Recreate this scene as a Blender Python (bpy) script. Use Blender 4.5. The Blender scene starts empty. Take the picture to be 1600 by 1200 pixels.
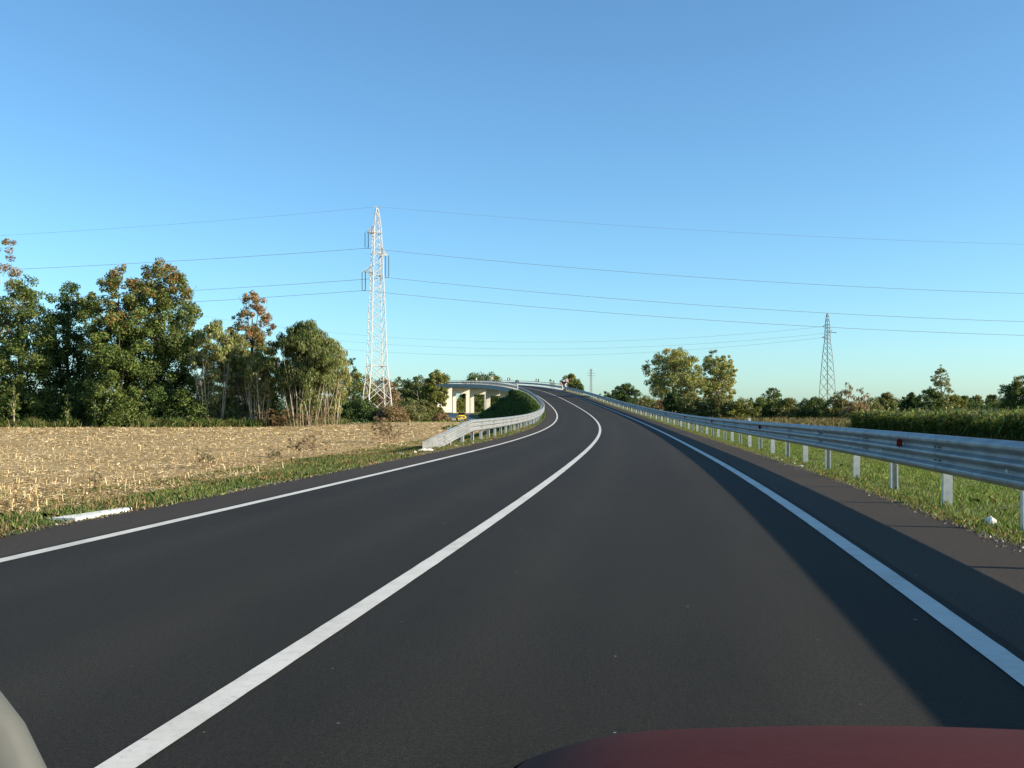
import bpy, math, random
import numpy as np
from mathutils import Vector

# ------------------------------------------------------------------ camera, sky, sun, exposure
scene = bpy.context.scene
COL = scene.collection
EYE = 1.29
cam_data = bpy.data.cameras.new("camera")
cam = bpy.data.objects.new("camera", cam_data)
COL.objects.link(cam)
cam.location = (0, 0, EYE)
cam.rotation_euler = (math.radians(90), 0, 0)
cam_data.sensor_width = 36.0
cam_data.lens = 36.0
cam_data.shift_y = 0.025
cam_data.clip_start = 0.05
cam_data.clip_end = 9000
scene.camera = cam

SUN_EL = math.radians(20.0)
SUN_AZ = math.atan2(1.0, -0.23)          # clockwise from +Y: the sun stands to the right, slightly behind
world = bpy.data.worlds.new("World")
scene.world = world
world.use_nodes = True
wn = world.node_tree.nodes
wl = world.node_tree.links
bg = wn["Background"]
sky = wn.new("ShaderNodeTexSky")
sky.sky_type = 'NISHITA'
sky.sun_disc = False
sky.sun_elevation = SUN_EL
sky.sun_rotation = SUN_AZ
sky.altitude = 0
sky.air_density = 0.9
sky.dust_density = 0.55
sky.ozone_density = 5.0
tint = wn.new("ShaderNodeMix")           # white balance of the photograph: a little towards cyan
tint.data_type = 'RGBA'
tint.blend_type = 'MULTIPLY'
tint.inputs[0].default_value = 1.0
tint.inputs[7].default_value = (0.885, 1.045, 0.975, 1)
wl.new(sky.outputs[0], tint.inputs[6])
wl.new(tint.outputs[2], bg.inputs[0])
bg.inputs[1].default_value = 0.086

sun_data = bpy.data.lights.new("sun", 'SUN')
sun_data.energy = 4.0
sun_data.angle = math.radians(0.53)
sun_data.color = (1.0, 0.87, 0.69)
sun = bpy.data.objects.new("sun", sun_data)
COL.objects.link(sun)
sd = Vector((math.sin(SUN_AZ) * math.cos(SUN_EL), math.cos(SUN_AZ) * math.cos(SUN_EL), math.sin(SUN_EL)))
sun.rotation_euler = sd.to_track_quat('Z', 'Y').to_euler()

scene.view_settings.view_transform = 'Standard'
scene.view_settings.look = 'None'
scene.view_settings.exposure = 1.4
scene.view_settings.gamma = 1.0

random.seed(7)
RNG = np.random.default_rng(11)

# ------------------------------------------------------------------ helpers
def tag(o, label=None, cat=None, group=None, kind=None):
    if label: o['label'] = label
    if cat: o['category'] = cat
    if group: o['group'] = group
    if kind: o['kind'] = kind
    return o

def empty(name, loc=(0, 0, 0), rz=0.0, label=None, cat=None, group=None):
    o = bpy.data.objects.new(name, None)
    COL.objects.link(o)
    o.location = loc
    o.rotation_euler = (0, 0, rz)
    o.empty_display_size = 0.2
    return tag(o, label, cat, group)

def link_mesh(name, me, mats, parent=None):
    o = bpy.data.objects.new(name, me)
    for m in (mats if isinstance(mats, (list, tuple)) else [mats]):
        me.materials.append(m)
    COL.objects.link(o)
    if parent is not None:
        o.parent = parent
    return o

class MB:
    def __init__(s):
        s.v = []; s.f = []; s.m = []
    def add(s, vs, fs, mi=0):
        b = len(s.v)
        s.v += [tuple(p) for p in vs]
        s.f += [tuple(i + b for i in f) for f in fs]
        s.m += [mi] * len(fs)
    def box(s, c, d, rz=0.0, mi=0):
        x, y, z = d[0] / 2, d[1] / 2, d[2] / 2
        ca, sa = math.cos(rz), math.sin(rz)
        P = []
        for sx, sy, sz in ((-1,-1,-1),(1,-1,-1),(1,1,-1),(-1,1,-1),(-1,-1,1),(1,-1,1),(1,1,1),(-1,1,1)):
            a, b = sx * x, sy * y
            P.append((c[0] + a * ca - b * sa, c[1] + a * sa + b * ca, c[2] + sz * z))
        s.add(P, [(0,3,2,1),(4,5,6,7),(0,1,5,4),(1,2,6,5),(2,3,7,6),(3,0,4,7)], mi)
    def tube(s, pts, rad, n=6, mi=0, cap=True):
        pts = [Vector(p) for p in pts]
        if not hasattr(rad, '__len__'): rad = [rad] * len(pts)
        V = []; F = []
        for i, p in enumerate(pts):
            t = (pts[min(i + 1, len(pts) - 1)] - pts[max(i - 1, 0)])
            if t.length < 1e-9: t = Vector((0, 0, 1))
            t.normalize()
            u = t.cross(Vector((0, 0, 1)))
            if u.length < 1e-3: u = Vector((1, 0, 0))
            u.normalize(); w = t.cross(u)
            for k in range(n):
                a = 2 * math.pi * k / n
                V.append(p + (u * math.cos(a) + w * math.sin(a)) * rad[i])
        for i in range(len(pts) - 1):
            for k in range(n):
                k2 = (k + 1) % n
                F.append((i * n + k, i * n + k2, (i + 1) * n + k2, (i + 1) * n + k))
        if cap:
            F.append(tuple(range(n - 1, -1, -1)))
            F.append(tuple(range((len(pts) - 1) * n, len(pts) * n)))
        s.add(V, F, mi)
    def grid(s, rows, mi=0, close=False):
        n = len(rows[0]); V = [p for r in rows for p in r]; F = []
        for i in range(len(rows) - 1):
            for k in range(n if close else n - 1):
                k2 = (k + 1) % n
                F.append((i * n + k, i * n + k2, (i + 1) * n + k2, (i + 1) * n + k))
        s.add(V, F, mi)
    def prism(s, poly, y0, y1, mi=0):
        """poly in (x, z); extruded from y0 to y1"""
        n = len(poly)
        V = [(p[0], y0, p[1]) for p in poly] + [(p[0], y1, p[1]) for p in poly]
        F = [tuple(range(n)), tuple(range(2 * n - 1, n - 1, -1))]
        F += [(k, k + n, (k + 1) % n + n, (k + 1) % n) for k in range(n)]
        s.add(V, F, mi)
    def build(s, name, mats, parent=None, smooth=False):
        me = bpy.data.meshes.new(name)
        me.from_pydata(s.v, [], s.f)
        if any(s.m): me.polygons.foreach_set('material_index', s.m)
        if smooth: me.polygons.foreach_set('use_smooth', [True] * len(s.f))
        me.update()
        return link_mesh(name, me, mats, parent)

def np_mesh(name, V, nper, cols=None):
    """V: (faces*nper, 3) array; every face has its own vertices; cols: (faces,3)"""
    V = np.ascontiguousarray(V, dtype=np.float32)
    nv = len(V); nf = nv // nper
    me = bpy.data.meshes.new(name)
    me.vertices.add(nv); me.vertices.foreach_set('co', V.ravel())
    me.loops.add(nv); me.loops.foreach_set('vertex_index', np.arange(nv, dtype=np.int32))
    me.polygons.add(nf)
    me.polygons.foreach_set('loop_start', np.arange(0, nv, nper, dtype=np.int32))
    me.update(calc_edges=True)
    if cols is not None:
        a = me.color_attributes.new('Col', 'FLOAT_COLOR', 'POINT')
        c = np.ones((nv, 4), dtype=np.float32)
        c[:, :3] = np.repeat(cols, nper, axis=0)
        a.data.foreach_set('color', c.ravel())
    return me

# ------------------------------------------------------------------ materials
def new_mat(name):
    m = bpy.data.materials.new(name); m.use_nodes = True
    nt = m.node_tree
    return m, nt, nt.nodes, nt.links, nt.nodes["Principled BSDF"]

def noise(nt, scale, detail=4, rough=0.6, coord='Object', vec_scale=None):
    tc = nt.nodes.new('ShaderNodeTexCoord')
    out = tc.outputs[coord]
    if vec_scale:
        mp = nt.nodes.new('ShaderNodeMapping'); mp.inputs['Scale'].default_value = vec_scale
        nt.links.new(out, mp.inputs[0]); out = mp.outputs[0]
    n = nt.nodes.new('ShaderNodeTexNoise')
    n.inputs['Scale'].default_value = scale; n.inputs['Detail'].default_value = detail
    n.inputs['Roughness'].default_value = rough
    nt.links.new(out, n.inputs['Vector'])
    return n.outputs['Fac']

def ramp(nt, fac, stops):
    r = nt.nodes.new('ShaderNodeValToRGB')
    el = r.color_ramp.elements
    while len(el) < len(stops): el.new(0.5)
    for e, (p, c) in zip(el, stops):
        e.position = p; e.color = (*c, 1)
    nt.links.new(fac, r.inputs[0])
    return r.outputs[0]

def mix(nt, a, b, fac, mode='MIX'):
    m = nt.nodes.new('ShaderNodeMix'); m.data_type = 'RGBA'; m.blend_type = mode
    for sock, v in ((m.inputs[6], a), (m.inputs[7], b)):
        if isinstance(v, tuple): sock.default_value = (*v, 1)
        else: nt.links.new(v, sock)
    if isinstance(fac, (int, float)): m.inputs[0].default_value = fac
    else: nt.links.new(fac, m.inputs[0])
    return m.outputs[2]

def bump(nt, height, strength, dist=0.02):
    b = nt.nodes.new('ShaderNodeBump'); b.inputs['Strength'].default_value = strength
    b.inputs['Distance'].default_value = dist
    nt.links.new(height, b.inputs['Height'])
    nt.links.new(b.outputs[0], nt.nodes["Principled BSDF"].inputs['Normal'])

def simple(name, c, rough=0.6, metal=0.0, var=0.15, scale=3.0, spec=0.5):
    m, nt, N, L, P = new_mat(name)
    f = noise(nt, scale)
    lo = tuple(x * (1 - var) for x in c); hi = tuple(min(1, x * (1 + var)) for x in c)
    L.new(ramp(nt, f, [(0.3, lo), (0.7, hi)]), P.inputs['Base Color'])
    P.inputs['Roughness'].default_value = rough; P.inputs['Metallic'].default_value = metal
    P.inputs['Specular IOR Level'].default_value = spec
    return m

def asphalt(name, c0, c1, chip, rough=0.85, tracks=False):
    m, nt, N, L, P = new_mat(name)
    big = noise(nt, 0.35, 5, 0.65, vec_scale=(1, 0.25, 1))
    fine = noise(nt, 48, 4, 0.8)
    grit = noise(nt, 190, 2, 0.6)
    base = ramp(nt, big, [(0.3, c0), (0.72, c1)])
    g = ramp(nt, fine, [(0.36, (0.45, 0.45, 0.45)), (0.5, (0.95, 0.95, 0.95)), (0.66, (1.65, 1.62, 1.55))])
    base = mix(nt, base, g, 0.85, 'MULTIPLY')
    sp = ramp(nt, grit, [(0.68, (0, 0, 0)), (0.76, (1, 1, 1))])
    base = mix(nt, base, chip, sp)
    stone = noise(nt, 16, 1, 0.4)
    base = mix(nt, base, tuple(2.2 * x for x in chip), ramp(nt, stone, [(0.815, (0, 0, 0)), (0.835, (1, 1, 1))]))
    if tracks:                       # lanes polished a little lighter where the wheels run, a darker paving joint beside the centre
        uv = N.new('ShaderNodeUVMap'); sx = N.new('ShaderNodeSeparateXYZ'); L.new(uv.outputs[0], sx.inputs[0])
        w = noise(nt, 1.3, 3); ad = N.new('ShaderNodeMath'); ad.operation = 'MULTIPLY_ADD'
        L.new(w, ad.inputs[0]); ad.inputs[1].default_value = 0.03; L.new(sx.outputs[0], ad.inputs[2])
        k = lambda v: (v, v, v)
        def pos(o): return (o + LANE_HALF) / (2 * LANE_HALF) + 0.015
        st = [(0.0, k(0.95))]
        for c in (-2.75, -0.95, 0.95, 2.75):
            st += [(pos(c - 0.5), k(0.88)), (pos(c), k(1.26)), (pos(c + 0.5), k(0.88))]
        st.append((1.0, k(0.95)))
        base = mix(nt, base, ramp(nt, ad.outputs[0], st), 0.8, 'MULTIPLY')
        tar = noise(nt, 0.9, 6, 0.7, vec_scale=(1.2, 0.35, 1))
        base = mix(nt, base, ramp(nt, tar, [(0.3, k(0.72)), (0.45, k(1.0)), (0.7, k(1.1))]), 0.8, 'MULTIPLY')
    L.new(base, P.inputs['Base Color'])
    P.inputs['Roughness'].default_value = rough
    P.inputs['Specular IOR Level'].default_value = 0.2
    bump(nt, grit, 0.5, 0.008)
    return m

M = {}
LANE_HALF = 3.83
M['asphalt'] = asphalt('asphalt', (0.0140, 0.0125, 0.0086), (0.0205, 0.0182, 0.0130), (0.10, 0.095, 0.085), tracks=True)
M['shoulder'] = asphalt('shoulder_asphalt', (0.034, 0.0275, 0.0205), (0.046, 0.0375, 0.028), (0.12, 0.11, 0.09))

def paint_mat():
    m, nt, N, L, P = new_mat('road_paint')
    a = noise(nt, 22, 6, 0.8); b = noise(nt, 1.1, 6, 0.75)
    c = ramp(nt, a, [(0.28, (0.30, 0.30, 0.28)), (0.42, (0.54, 0.53, 0.48)), (0.8, (0.62, 0.61, 0.55))])
    d = ramp(nt, b, [(0.32, (0.72, 0.71, 0.68)), (0.5, (0.95, 0.95, 0.94)), (0.7, (1.05, 1.05, 1.05))])
    L.new(mix(nt, c, d, 1.0, 'MULTIPLY'), P.inputs['Base Color'])
    P.inputs['Roughness'].default_value = 0.65
    return m
M['paint'] = paint_mat()

def ground_mat(name, stops, s1, s2, bstr=0.6, bdist=0.08):
    m, nt, N, L, P = new_mat(name)
    a = noise(nt, s1, 6, 0.65); b = noise(nt, s2, 5, 0.75)
    md = nt.nodes.new('ShaderNodeMath'); md.operation = 'MULTIPLY_ADD'
    L.new(a, md.inputs[0]); md.inputs[1].default_value = 0.55
    ml = nt.nodes.new('ShaderNodeMath'); ml.operation = 'MULTIPLY'; ml.inputs[1].default_value = 0.45
    L.new(b, ml.inputs[0]); L.new(ml.outputs[0], md.inputs[2])
    L.new(ramp(nt, md.outputs[0], stops), P.inputs['Base Color'])
    P.inputs['Roughness'].default_value = 0.95
    P.inputs['Specular IOR Level'].default_value = 0.1
    bump(nt, b, bstr, bdist)
    return m
M['ground'] = ground_mat('ground_grass', [(0.3, (0.050, 0.060, 0.018)), (0.48, (0.085, 0.10, 0.03)), (0.6, (0.15, 0.135, 0.06)), (0.75, (0.10, 0.12, 0.035))], 0.06, 1.1)
M['verge'] = ground_mat('verge_soil_grass', [(0.3, (0.045, 0.055, 0.016)), (0.47, (0.075, 0.10, 0.026)), (0.58, (0.14, 0.115, 0.06)), (0.72, (0.07, 0.10, 0.025))], 0.5, 6.0)
M['soil'] = ground_mat('stubble_soil', [(0.3, (0.20, 0.135, 0.062)), (0.5, (0.35, 0.25, 0.12)), (0.68, (0.48, 0.365, 0.185))], 0.25, 9.0, 0.8, 0.05)
M['gravel'] = ground_mat('pale_gravel', [(0.3, (0.34, 0.28, 0.20)), (0.7, (0.50, 0.43, 0.33))], 0.8, 8)
M['dirt_track'] = M['gravel']

M['zinc'] = simple('galvanised_steel', (0.295, 0.30, 0.285), 0.48, 0.5, 0.26, 2.2)
M['zinc_post'] = simple('galvanised_post', (0.56, 0.56, 0.51), 0.6, 0.2, 0.18, 9)
M['zinc_dark'] = simple('weathered_zinc', (0.24, 0.26, 0.26), 0.6, 0.35, 0.15, 4)
M['pylon_white'] = simple('pale_galvanised_lattice', (0.50, 0.48, 0.44), 0.6, 0.0, 0.08, 2)
M['pylon_grey'] = simple('grey_green_lattice', (0.13, 0.145, 0.13), 0.6, 0.0, 0.1, 2)
M['slot'] = simple('dark_bolt_slot', (0.06, 0.06, 0.065), 0.6)
M['red_reflector'] = simple('red_reflector', (0.30, 0.015, 0.012), 0.35)
M['concrete'] = simple('bridge_concrete', (0.62, 0.57, 0.47), 0.85, 0, 0.10, 0.6, 0.2)
M['concrete_dark'] = simple('deck_concrete', (0.30, 0.30, 0.29), 0.85, 0, 0.14, 0.5, 0.2)
M['fascia'] = simple('painted_fascia', (0.26, 0.27, 0.255), 0.8, 0.0, 0.12, 0.5, 0.2)
M['kerb'] = simple('pale_kerb_concrete', (0.66, 0.64, 0.58), 0.85, 0, 0.10, 1.2, 0.2)
M['white_concrete'] = simple('white_concrete', (0.66, 0.66, 0.60), 0.85, 0, 0.12, 6, 0.2)
M['insulator'] = simple('glass_insulator', (0.13, 0.16, 0.16), 0.3)
M['wire'] = simple('aluminium_wire', (0.26, 0.28, 0.29), 0.5, 0.2)
M['sign_black'] = simple('sign_black', (0.02, 0.02, 0.022), 0.5, 0, 0.05)
M['sign_white'] = simple('sign_white', (0.80, 0.80, 0.78), 0.5, 0, 0.03)
M['sign_red'] = simple('faded_sign_red', (0.50, 0.10, 0.12), 0.5, 0, 0.1)
M['sign_pink'] = simple('faded_sign_face', (0.62, 0.45, 0.50), 0.5, 0, 0.06)
M['sign_orange'] = simple('orange_sign_face', (0.62, 0.33, 0.20), 0.5, 0, 0.06)
M['sign_grey'] = simple('grey_sign_back', (0.12, 0.13, 0.135), 0.5, 0.3, 0.08)
M['bark_pale'] = simple('pale_bark', (0.36, 0.31, 0.23), 0.9, 0, 0.3, 6, 0.1)
M['bark_dark'] = simple('dark_bark', (0.085, 0.07, 0.052), 0.9, 0, 0.3, 6, 0.1)
M['yellow_paint'] = simple('yellow_car_paint', (0.74, 0.55, 0.03), 0.3, 0, 0.04, 1)
M['car_glass'] = simple('dark_car_glass', (0.012, 0.014, 0.016), 0.08, 0, 0.05)
M['rubber'] = simple('tyre_rubber', (0.02, 0.02, 0.02), 0.85, 0, 0.1)
M['lamp_red'] = simple('red_tail_lamp', (0.35, 0.01, 0.01), 0.2, 0, 0.05)
M['plastic_black'] = simple('black_plastic', (0.025, 0.025, 0.027), 0.6, 0, 0.1)
M['plate'] = simple('plate_white', (0.7, 0.7, 0.7), 0.5, 0, 0.03)
M['dash_grey'] = simple('grey_vinyl', (0.062, 0.065, 0.058), 0.7, 0, 0.06, 60)
def maroon():
    m, nt, N, L, P = new_mat('dark_red_car_paint')
    f = noise(nt, 3, 4); d = noise(nt, 120, 2)
    c = ramp(nt, f, [(0.3, (0.056, 0.011, 0.009)), (0.7, (0.074, 0.015, 0.012))])
    L.new(mix(nt, c, (0.085, 0.03, 0.03), ramp(nt, d, [(0.5, (0, 0, 0)), (0.75, (0.5, 0.5, 0.5))])), P.inputs['Base Color'])
    P.inputs['Roughness'].default_value = 0.6
    P.inputs['Specular IOR Level'].default_value = 0.04
    return m
M['maroon'] = maroon()

def leaf_mat(name, trans=0.3, rough=0.6):
    m, nt, N, L, P = new_mat(name)
    at = N.new('ShaderNodeAttribute'); at.attribute_name = 'Col'
    L.new(at.outputs['Color'], P.inputs['Base Color'])
    P.inputs['Roughness'].default_value = rough
    P.inputs['Specular IOR Level'].default_value = 0.2
    tr = N.new('ShaderNodeBsdfTranslucent')
    L.new(mix(nt, at.outputs['Color'], (1.25, 1.2, 0.6), 1.0, 'MULTIPLY'), tr.inputs['Color'])
    mx = N.new('ShaderNodeMixShader'); mx.inputs[0].default_value = trans
    L.new(P.outputs[0], mx.inputs[1]); L.new(tr.outputs[0], mx.inputs[2])
    L.new(mx.outputs[0], N['Material Output'].inputs[0])
    return m
M['leaf'] = leaf_mat('leaf')
M['grass'] = leaf_mat('grass_blade', 0.25, 0.55)
M['straw'] = leaf_mat('straw', 0.15, 0.8)

# ------------------------------------------------------------------ road axis (metres; s along the centre line)
_kn = np.arange(0, 481, 30.0)
_K = [0.00221,0.00063,0.0009,0.00103,0.00101,0.00077,0.00069,0.00079,0.00093,0.00109,0.00127,0.00143,0.00157,0.00169,0.0018,0.00192,0.00204]
_G = [-0.00035,-0.00383,0.00469,0.01523,0.02629,0.03656,0.04422,0.04562,0.04334,0.04016,0.03624,0.03245,0.02882,0.02535,0.0215,0.01741,0.01329]
_s = np.arange(-60, 620, 0.5)
_k = np.interp(_s, _kn, _K); _g = np.interp(_s, _kn, _G); _g[_s < 0] = 0; _g[_s > 480] = -0.01
_k[_s < 0] = 0.0008
def _cs(a): return np.concatenate([[0], np.cumsum((a[1:] + a[:-1]) / 2 * 0.5)])
_i0 = 120
_h = _cs(_k); _h = _h - _h[_i0] - 0.15628
_X = _cs(-np.sin(_h)); _X = _X - _X[_i0] - 1.7575
_Y = _cs(np.cos(_h)); _Y = _Y - _Y[_i0] + 1.5
_Z = _cs(_g); _Z = _Z - _Z[_i0]
_B = np.clip(_k * 2.6, -0.05, 0.05) * np.clip(_s / 40, 0, 1)
LANE = 3.6687
EDGE_L = LANE + 1.15      # outer edge of the left shoulder
EDGE_R = LANE + 1.62
S_BR0, S_BR1 = 242.0, 445.0
def at(s, o=0.0, dz=0.0):
    h = np.interp(s, _s, _h); b = np.interp(s, _s, _B)
    bo = max(-6.5, min(6.5, o))
    return Vector((np.interp(s, _s, _X) + math.cos(h) * o, np.interp(s, _s, _Y) + math.sin(h) * o,
                   np.interp(s, _s, _Z) + b * bo + dz))
def heading(s): return float(np.interp(s, _s, _h))
def at_np(s, o):
    h = np.interp(s, _s, _h)
    return np.interp(s, _s, _X) + np.cos(h) * o, np.interp(s, _s, _Y) + np.sin(h) * o
def frange(a, b, d):
    n = max(1, int(math.ceil((b - a) / d))); return [a + (b - a) * i / n for i in range(n + 1)]

def gz(x, y):
    """level of the plain"""
    t = min(1, max(0, (y - 170) / 200)); t = t * t * (3 - 2 * t)
    return -0.62 + 0.70 * t

# ------------------------------------------------------------------ ground, field, road
def sheet(name, xs, ys, dz, mat, wob=0.0):
    mb = MB()
    mb.grid([[(x, y, gz(x, y) + dz + (wob * math.sin(x * 0.7 + y * 0.31) * math.cos(y * 0.53 - x * 0.2) if wob else 0)) for x in xs] for y in ys])
    return mb.build(name, mat, smooth=True)
xs = [-4000, -1500, -600, -300] + list(np.arange(-200, 201, 20.0)) + [300, 600, 1500, 4000]
ys = [-300, -100, -40] + list(np.arange(-20, 460, 20.0)) + [520, 700, 1200, 2500, 7000]
tag(sheet('ground', xs, ys, 0, M['ground']), 'grassy plain around the road', None, None, 'structure')

def ribbon(name, s0, s1, o0, o1, dz, mat, ds=2.0, n=2):
    mb = MB()
    ss = frange(s0, s1, ds)
    mb.grid([[at(s, o0 + (o1 - o0) * k / (n - 1), dz) for k in range(n)] for s in ss])
    o = mb.build(name, mat, smooth=True)
    uv = o.data.uv_layers.new(name='UVMap')
    li = np.empty(len(o.data.loops), dtype=np.int32); o.data.loops.foreach_get('vertex_index', li)
    q = np.stack([(li % n) / (n - 1.0), (li // n) / 10.0], 1).astype(np.float32)
    uv.data.foreach_set('uv', q.ravel())
    return o
shoulder = ribbon('road_shoulder', -30, S_BR0 - 0.2, -EDGE_L, EDGE_R, 0.0, M['shoulder'], 1.5, 7)
tag(shoulder, 'brownish older asphalt shoulders along both road edges', None, None, 'structure')
road = ribbon('road', -30, S_BR1 + 100, -LANE - 0.16, LANE + 0.16, 0.004, M['asphalt'], 1.5, 7)
tag(road, 'dark fresh asphalt road curving up to the bridge', None, None, 'structure')
def line(name, o, w, label, s1=S_BR1 + 100):
    rg_ = np.random.default_rng(int(abs(o) * 10) + (5 if o < 0 else 1)); mb = MB(); rows = []
    for s in frange(-20, 40, 0.2) + frange(40, 100, 1.0)[1:] + frange(100, s1, 2.0)[1:]:
        j = rg_.normal(size=2) * 0.0011 if s < 40 else (0, 0)      # sprayed edges are a little ragged
        rows.append([at(s, o - w / 2 + j[0], 0.009), at(s, o + w / 2 + j[1], 0.009)])
    mb.grid(rows); l = mb.build(name, M['paint'])
    tag(l, label, None, None, 'structure')
line('centre_line_marking', 0, 0.145, 'solid white centre line')
line('edge_line_marking', -LANE, 0.15, 'solid white left edge line')
line('edge_line_marking', LANE, 0.16, 'solid white right edge line')

def verge_profile(side, s):
    """offsets (from the centre, positive outwards) and levels of the verge down to the plain"""
    zr = at(s).z
    e = EDGE_L if side < 0 else EDGE_R
    zb = at(s, side * (e + 0.8)).z
    c = at(s, side * (e + 4)); base = gz(c.x, c.y) - 0.12
    b0 = at(s, side * e).z
    berm = 1.0 if side < 0 else 1.5
    h = max(0.1, zb - 0.1 - base)
    run = max(3.4 if side < 0 else 5.0, 1.55 * h)
    drop = max(0, (s - (S_BR0 + 1.0)) / 1.5)          # the end slope under the bridge
    def z(v): return max(base - 0.05, v - drop)
    pr = [(e - 0.25, z(b0 - 0.06)), (e - 0.02, z(b0 - 0.035)), (e + 0.15, z(b0 - 0.02)), (e + berm, z(zb - 0.05))]
    for t in (0.12, 0.3, 0.5, 0.7, 0.88, 1.0):
        pr.append((e + berm + run * t, z(zb - 0.05 + (base - zb + 0.05) * t)))
    return pr
def wob(x, y): return 0.05 * math.sin(x * 1.9 + 0.7 * y) * math.sin(y * 1.3) + 0.03 * math.sin(4.1 * x - 2.3 * y)
for side, nm in ((-1, 'left_verge'), (1, 'right_verge')):
    mb = MB(); rows = []
    for s in frange(-30, S_BR0 + 13, 1.5):
        row = []
        for i, (o, z) in enumerate(verge_profile(side, s)):
            p = at(s, side * o)
            row.append((p.x, p.y, z + (wob(p.x, p.y) if 3 <= i < 9 else 0)))
        rows.append(row)
    mb.grid(rows)
    v = mb.build(nm, M['verge'], smooth=True)
    tag(v, 'grass verge and embankment slope left of the road' if side < 0 else 'grass verge right of the road', None, None, 'structure')
# core of the embankment end under the bridge
mb = MB()
rows = []
for s in frange(S_BR0 - 6, S_BR0 + 13, 1.0):
    row = []
    for o in np.linspace(-EDGE_L - 0.2, EDGE_R + 0.2, 9):
        p = at(s, o); d = max(0, (s - (S_BR0 + 1.0)) / 1.5)
        row.append((p.x, p.y, max(-0.8, p.z - 0.12 - d)))
    rows.append(row)
mb.grid(rows)
tag(mb.build('abutment_slope', M['verge'], smooth=True), 'earth slope under the bridge end', None, None, 'structure')

# stubble field: one sheet above the plain, its near border follows the verge
def field_edge(s): return -(EDGE_L + 5.0 + 0.8 * math.sin(s * 0.21) + 0.5 * math.sin(s * 0.53 + 1))
FIELD_FAR = 152.0
def far_y(x):     # far border of the stubble
    return 112.0 + 44.0 * min(1, max(0, (x + 27) / 9.0)) + 1.2 * math.sin(x * 0.4)
mb = MB(); rows = []
for s in frange(-25, 158, 2.0):
    p0 = at(s, field_edge(s))
    row = []
    for t in (0, .01, .03, .06, .1, .15, .2, .3, .4, .6, .8, 1.0):
        x = p0.x + (-150 - p0.x) * t
        y = min(p0.y, far_y(x))
        row.append((x, y, gz(x, y) + 0.03 + 0.03 * math.sin(x * 0.8) * math.sin(y * 0.5)))
    rows.append(row)
mb.grid(rows)
tag(mb.build('stubble_field', M['soil'], smooth=True), 'harvested maize field covered in straw', None, None, 'structure')

# side road that passes under the bridge, and the gravel track along the far end of the field
def path_ribbon(name, pts, w, dz, mat, label):
    mb = MB(); rows = []
    pts = [Vector(p) for p in pts]
    for i, p in enumerate(pts):
        t = (pts[min(i + 1, len(pts) - 1)] - pts[max(i - 1, 0)]).normalized(); n = Vector((t.y, -t.x))
        a = p + n * w / 2; b = p - n * w / 2
        rows.append([(a.x, a.y, gz(a.x, a.y) + dz), (b.x, b.y, gz(b.x, b.y) + dz)])
    mb.grid(rows)
    tag(mb.build(name, mat), label, None, None, 'structure')
path_ribbon('side_road', [(-26, 480), (-21, 420), (-18.5, 370), (-16.5, 320), (-15, 270), (-13.0, 230), (-10.6, 200), (-9.0, 181), (-8, 172)], 7.0, 0.012, M['gravel'], 'pale side road passing under the bridge')
path_ribbon('farm_track', [(-2.5, 170.5)] + [(x, 171.5 + 0.02 * x) for x in np.arange(-10, -70, -6.0)], 4.2, 0.008, M['gravel'], 'pale track along the far side of the field')

# ------------------------------------------------------------------ guard rails
def thrie(z0):
    """outline of a three-wave beam: (outward d, z), 0.51 tall, 0.08 deep, closed with 4 mm of steel"""
    f = [(0.0, 0.0), (0.008, 0.012), (0.078, 0.045), (0.085, 0.06), (0.085, 0.085), (0.078, 0.10), (0.012, 0.14), (0.004, 0.155),
         (0.004, 0.18), (0.012, 0.195), (0.078, 0.235), (0.085, 0.25), (0.085, 0.262), (0.078, 0.277), (0.012, 0.317), (0.004, 0.332),
         (0.004, 0.352), (0.012, 0.367), (0.078, 0.407), (0.085, 0.422), (0.085, 0.447), (0.078, 0.462), (0.008, 0.498), (0.0, 0.51)]
    b = [(d - 0.005, z) for d, z in reversed(f)]
    return [(d, z + z0) for d, z in f + b]

def end_drop(s, s0, low_end):
    if not low_end or s >= s0 + low_end: return 0.0, 0.0
    t = 1 - (s - s0) / low_end
    return -0.68 * t ** 1.25, 0.35 * t * t

def beam_mesh(name, side, o_face, s0, s1, z0, parent, joint=4.5, ends=None, low_end=None):
    """beam whose waves point at the road; o_face is the offset of its back sheet"""
    mb = MB(); prof = thrie(z0); rows = []
    step = 1.5
    for s in frange(s0, s1, step):
        dz, so = end_drop(s, s0, low_end)
        row = []
        for d, z in prof:
            row.append(at(s, side * (o_face + so - d), z + dz))
        rows.append(row)
    mb.grid(rows, 0, close=True)
    n = len(prof)
    mb.f.append(tuple(range(n))); mb.m.append(0)
    k = len(rows) * n
    mb.f.append(tuple(range(k - 1, k - n - 1, -1))); mb.m.append(0)
    # lap joints: a proud doubled sheet edge with bolt slots
    s = s0 + 3.0
    half = len(prof) // 2
    while s < min(s1 - 1, 130):
        for ds_, mi in ((0.0, 1),):
            dz, so = end_drop(s, s0, low_end); dz2, so2 = end_drop(s + 0.32, s0, low_end)
            a = [at(s, side * (o_face + so - d - 0.004), z + dz) for d, z in prof[:half]]
            b = [at(s + 0.32, side * (o_face + so2 - d - 0.004), z + dz2) for d, z in prof[:half]]
            mb.grid([a, b], 0)
        for zz in (0.03 + 0.095, 0.168, 0.31, 0.342, 0.482):
            for q in (0.06, 0.26):
                p = at(s + q, side * (o_face + so - 0.022), z0 + zz + dz)
                mb.box(p, (0.024, 0.022, 0.018), heading(s), 1)
        s += joint
    return mb.build(name, [M['zinc'], M['slot']], parent, smooth=False)

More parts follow.
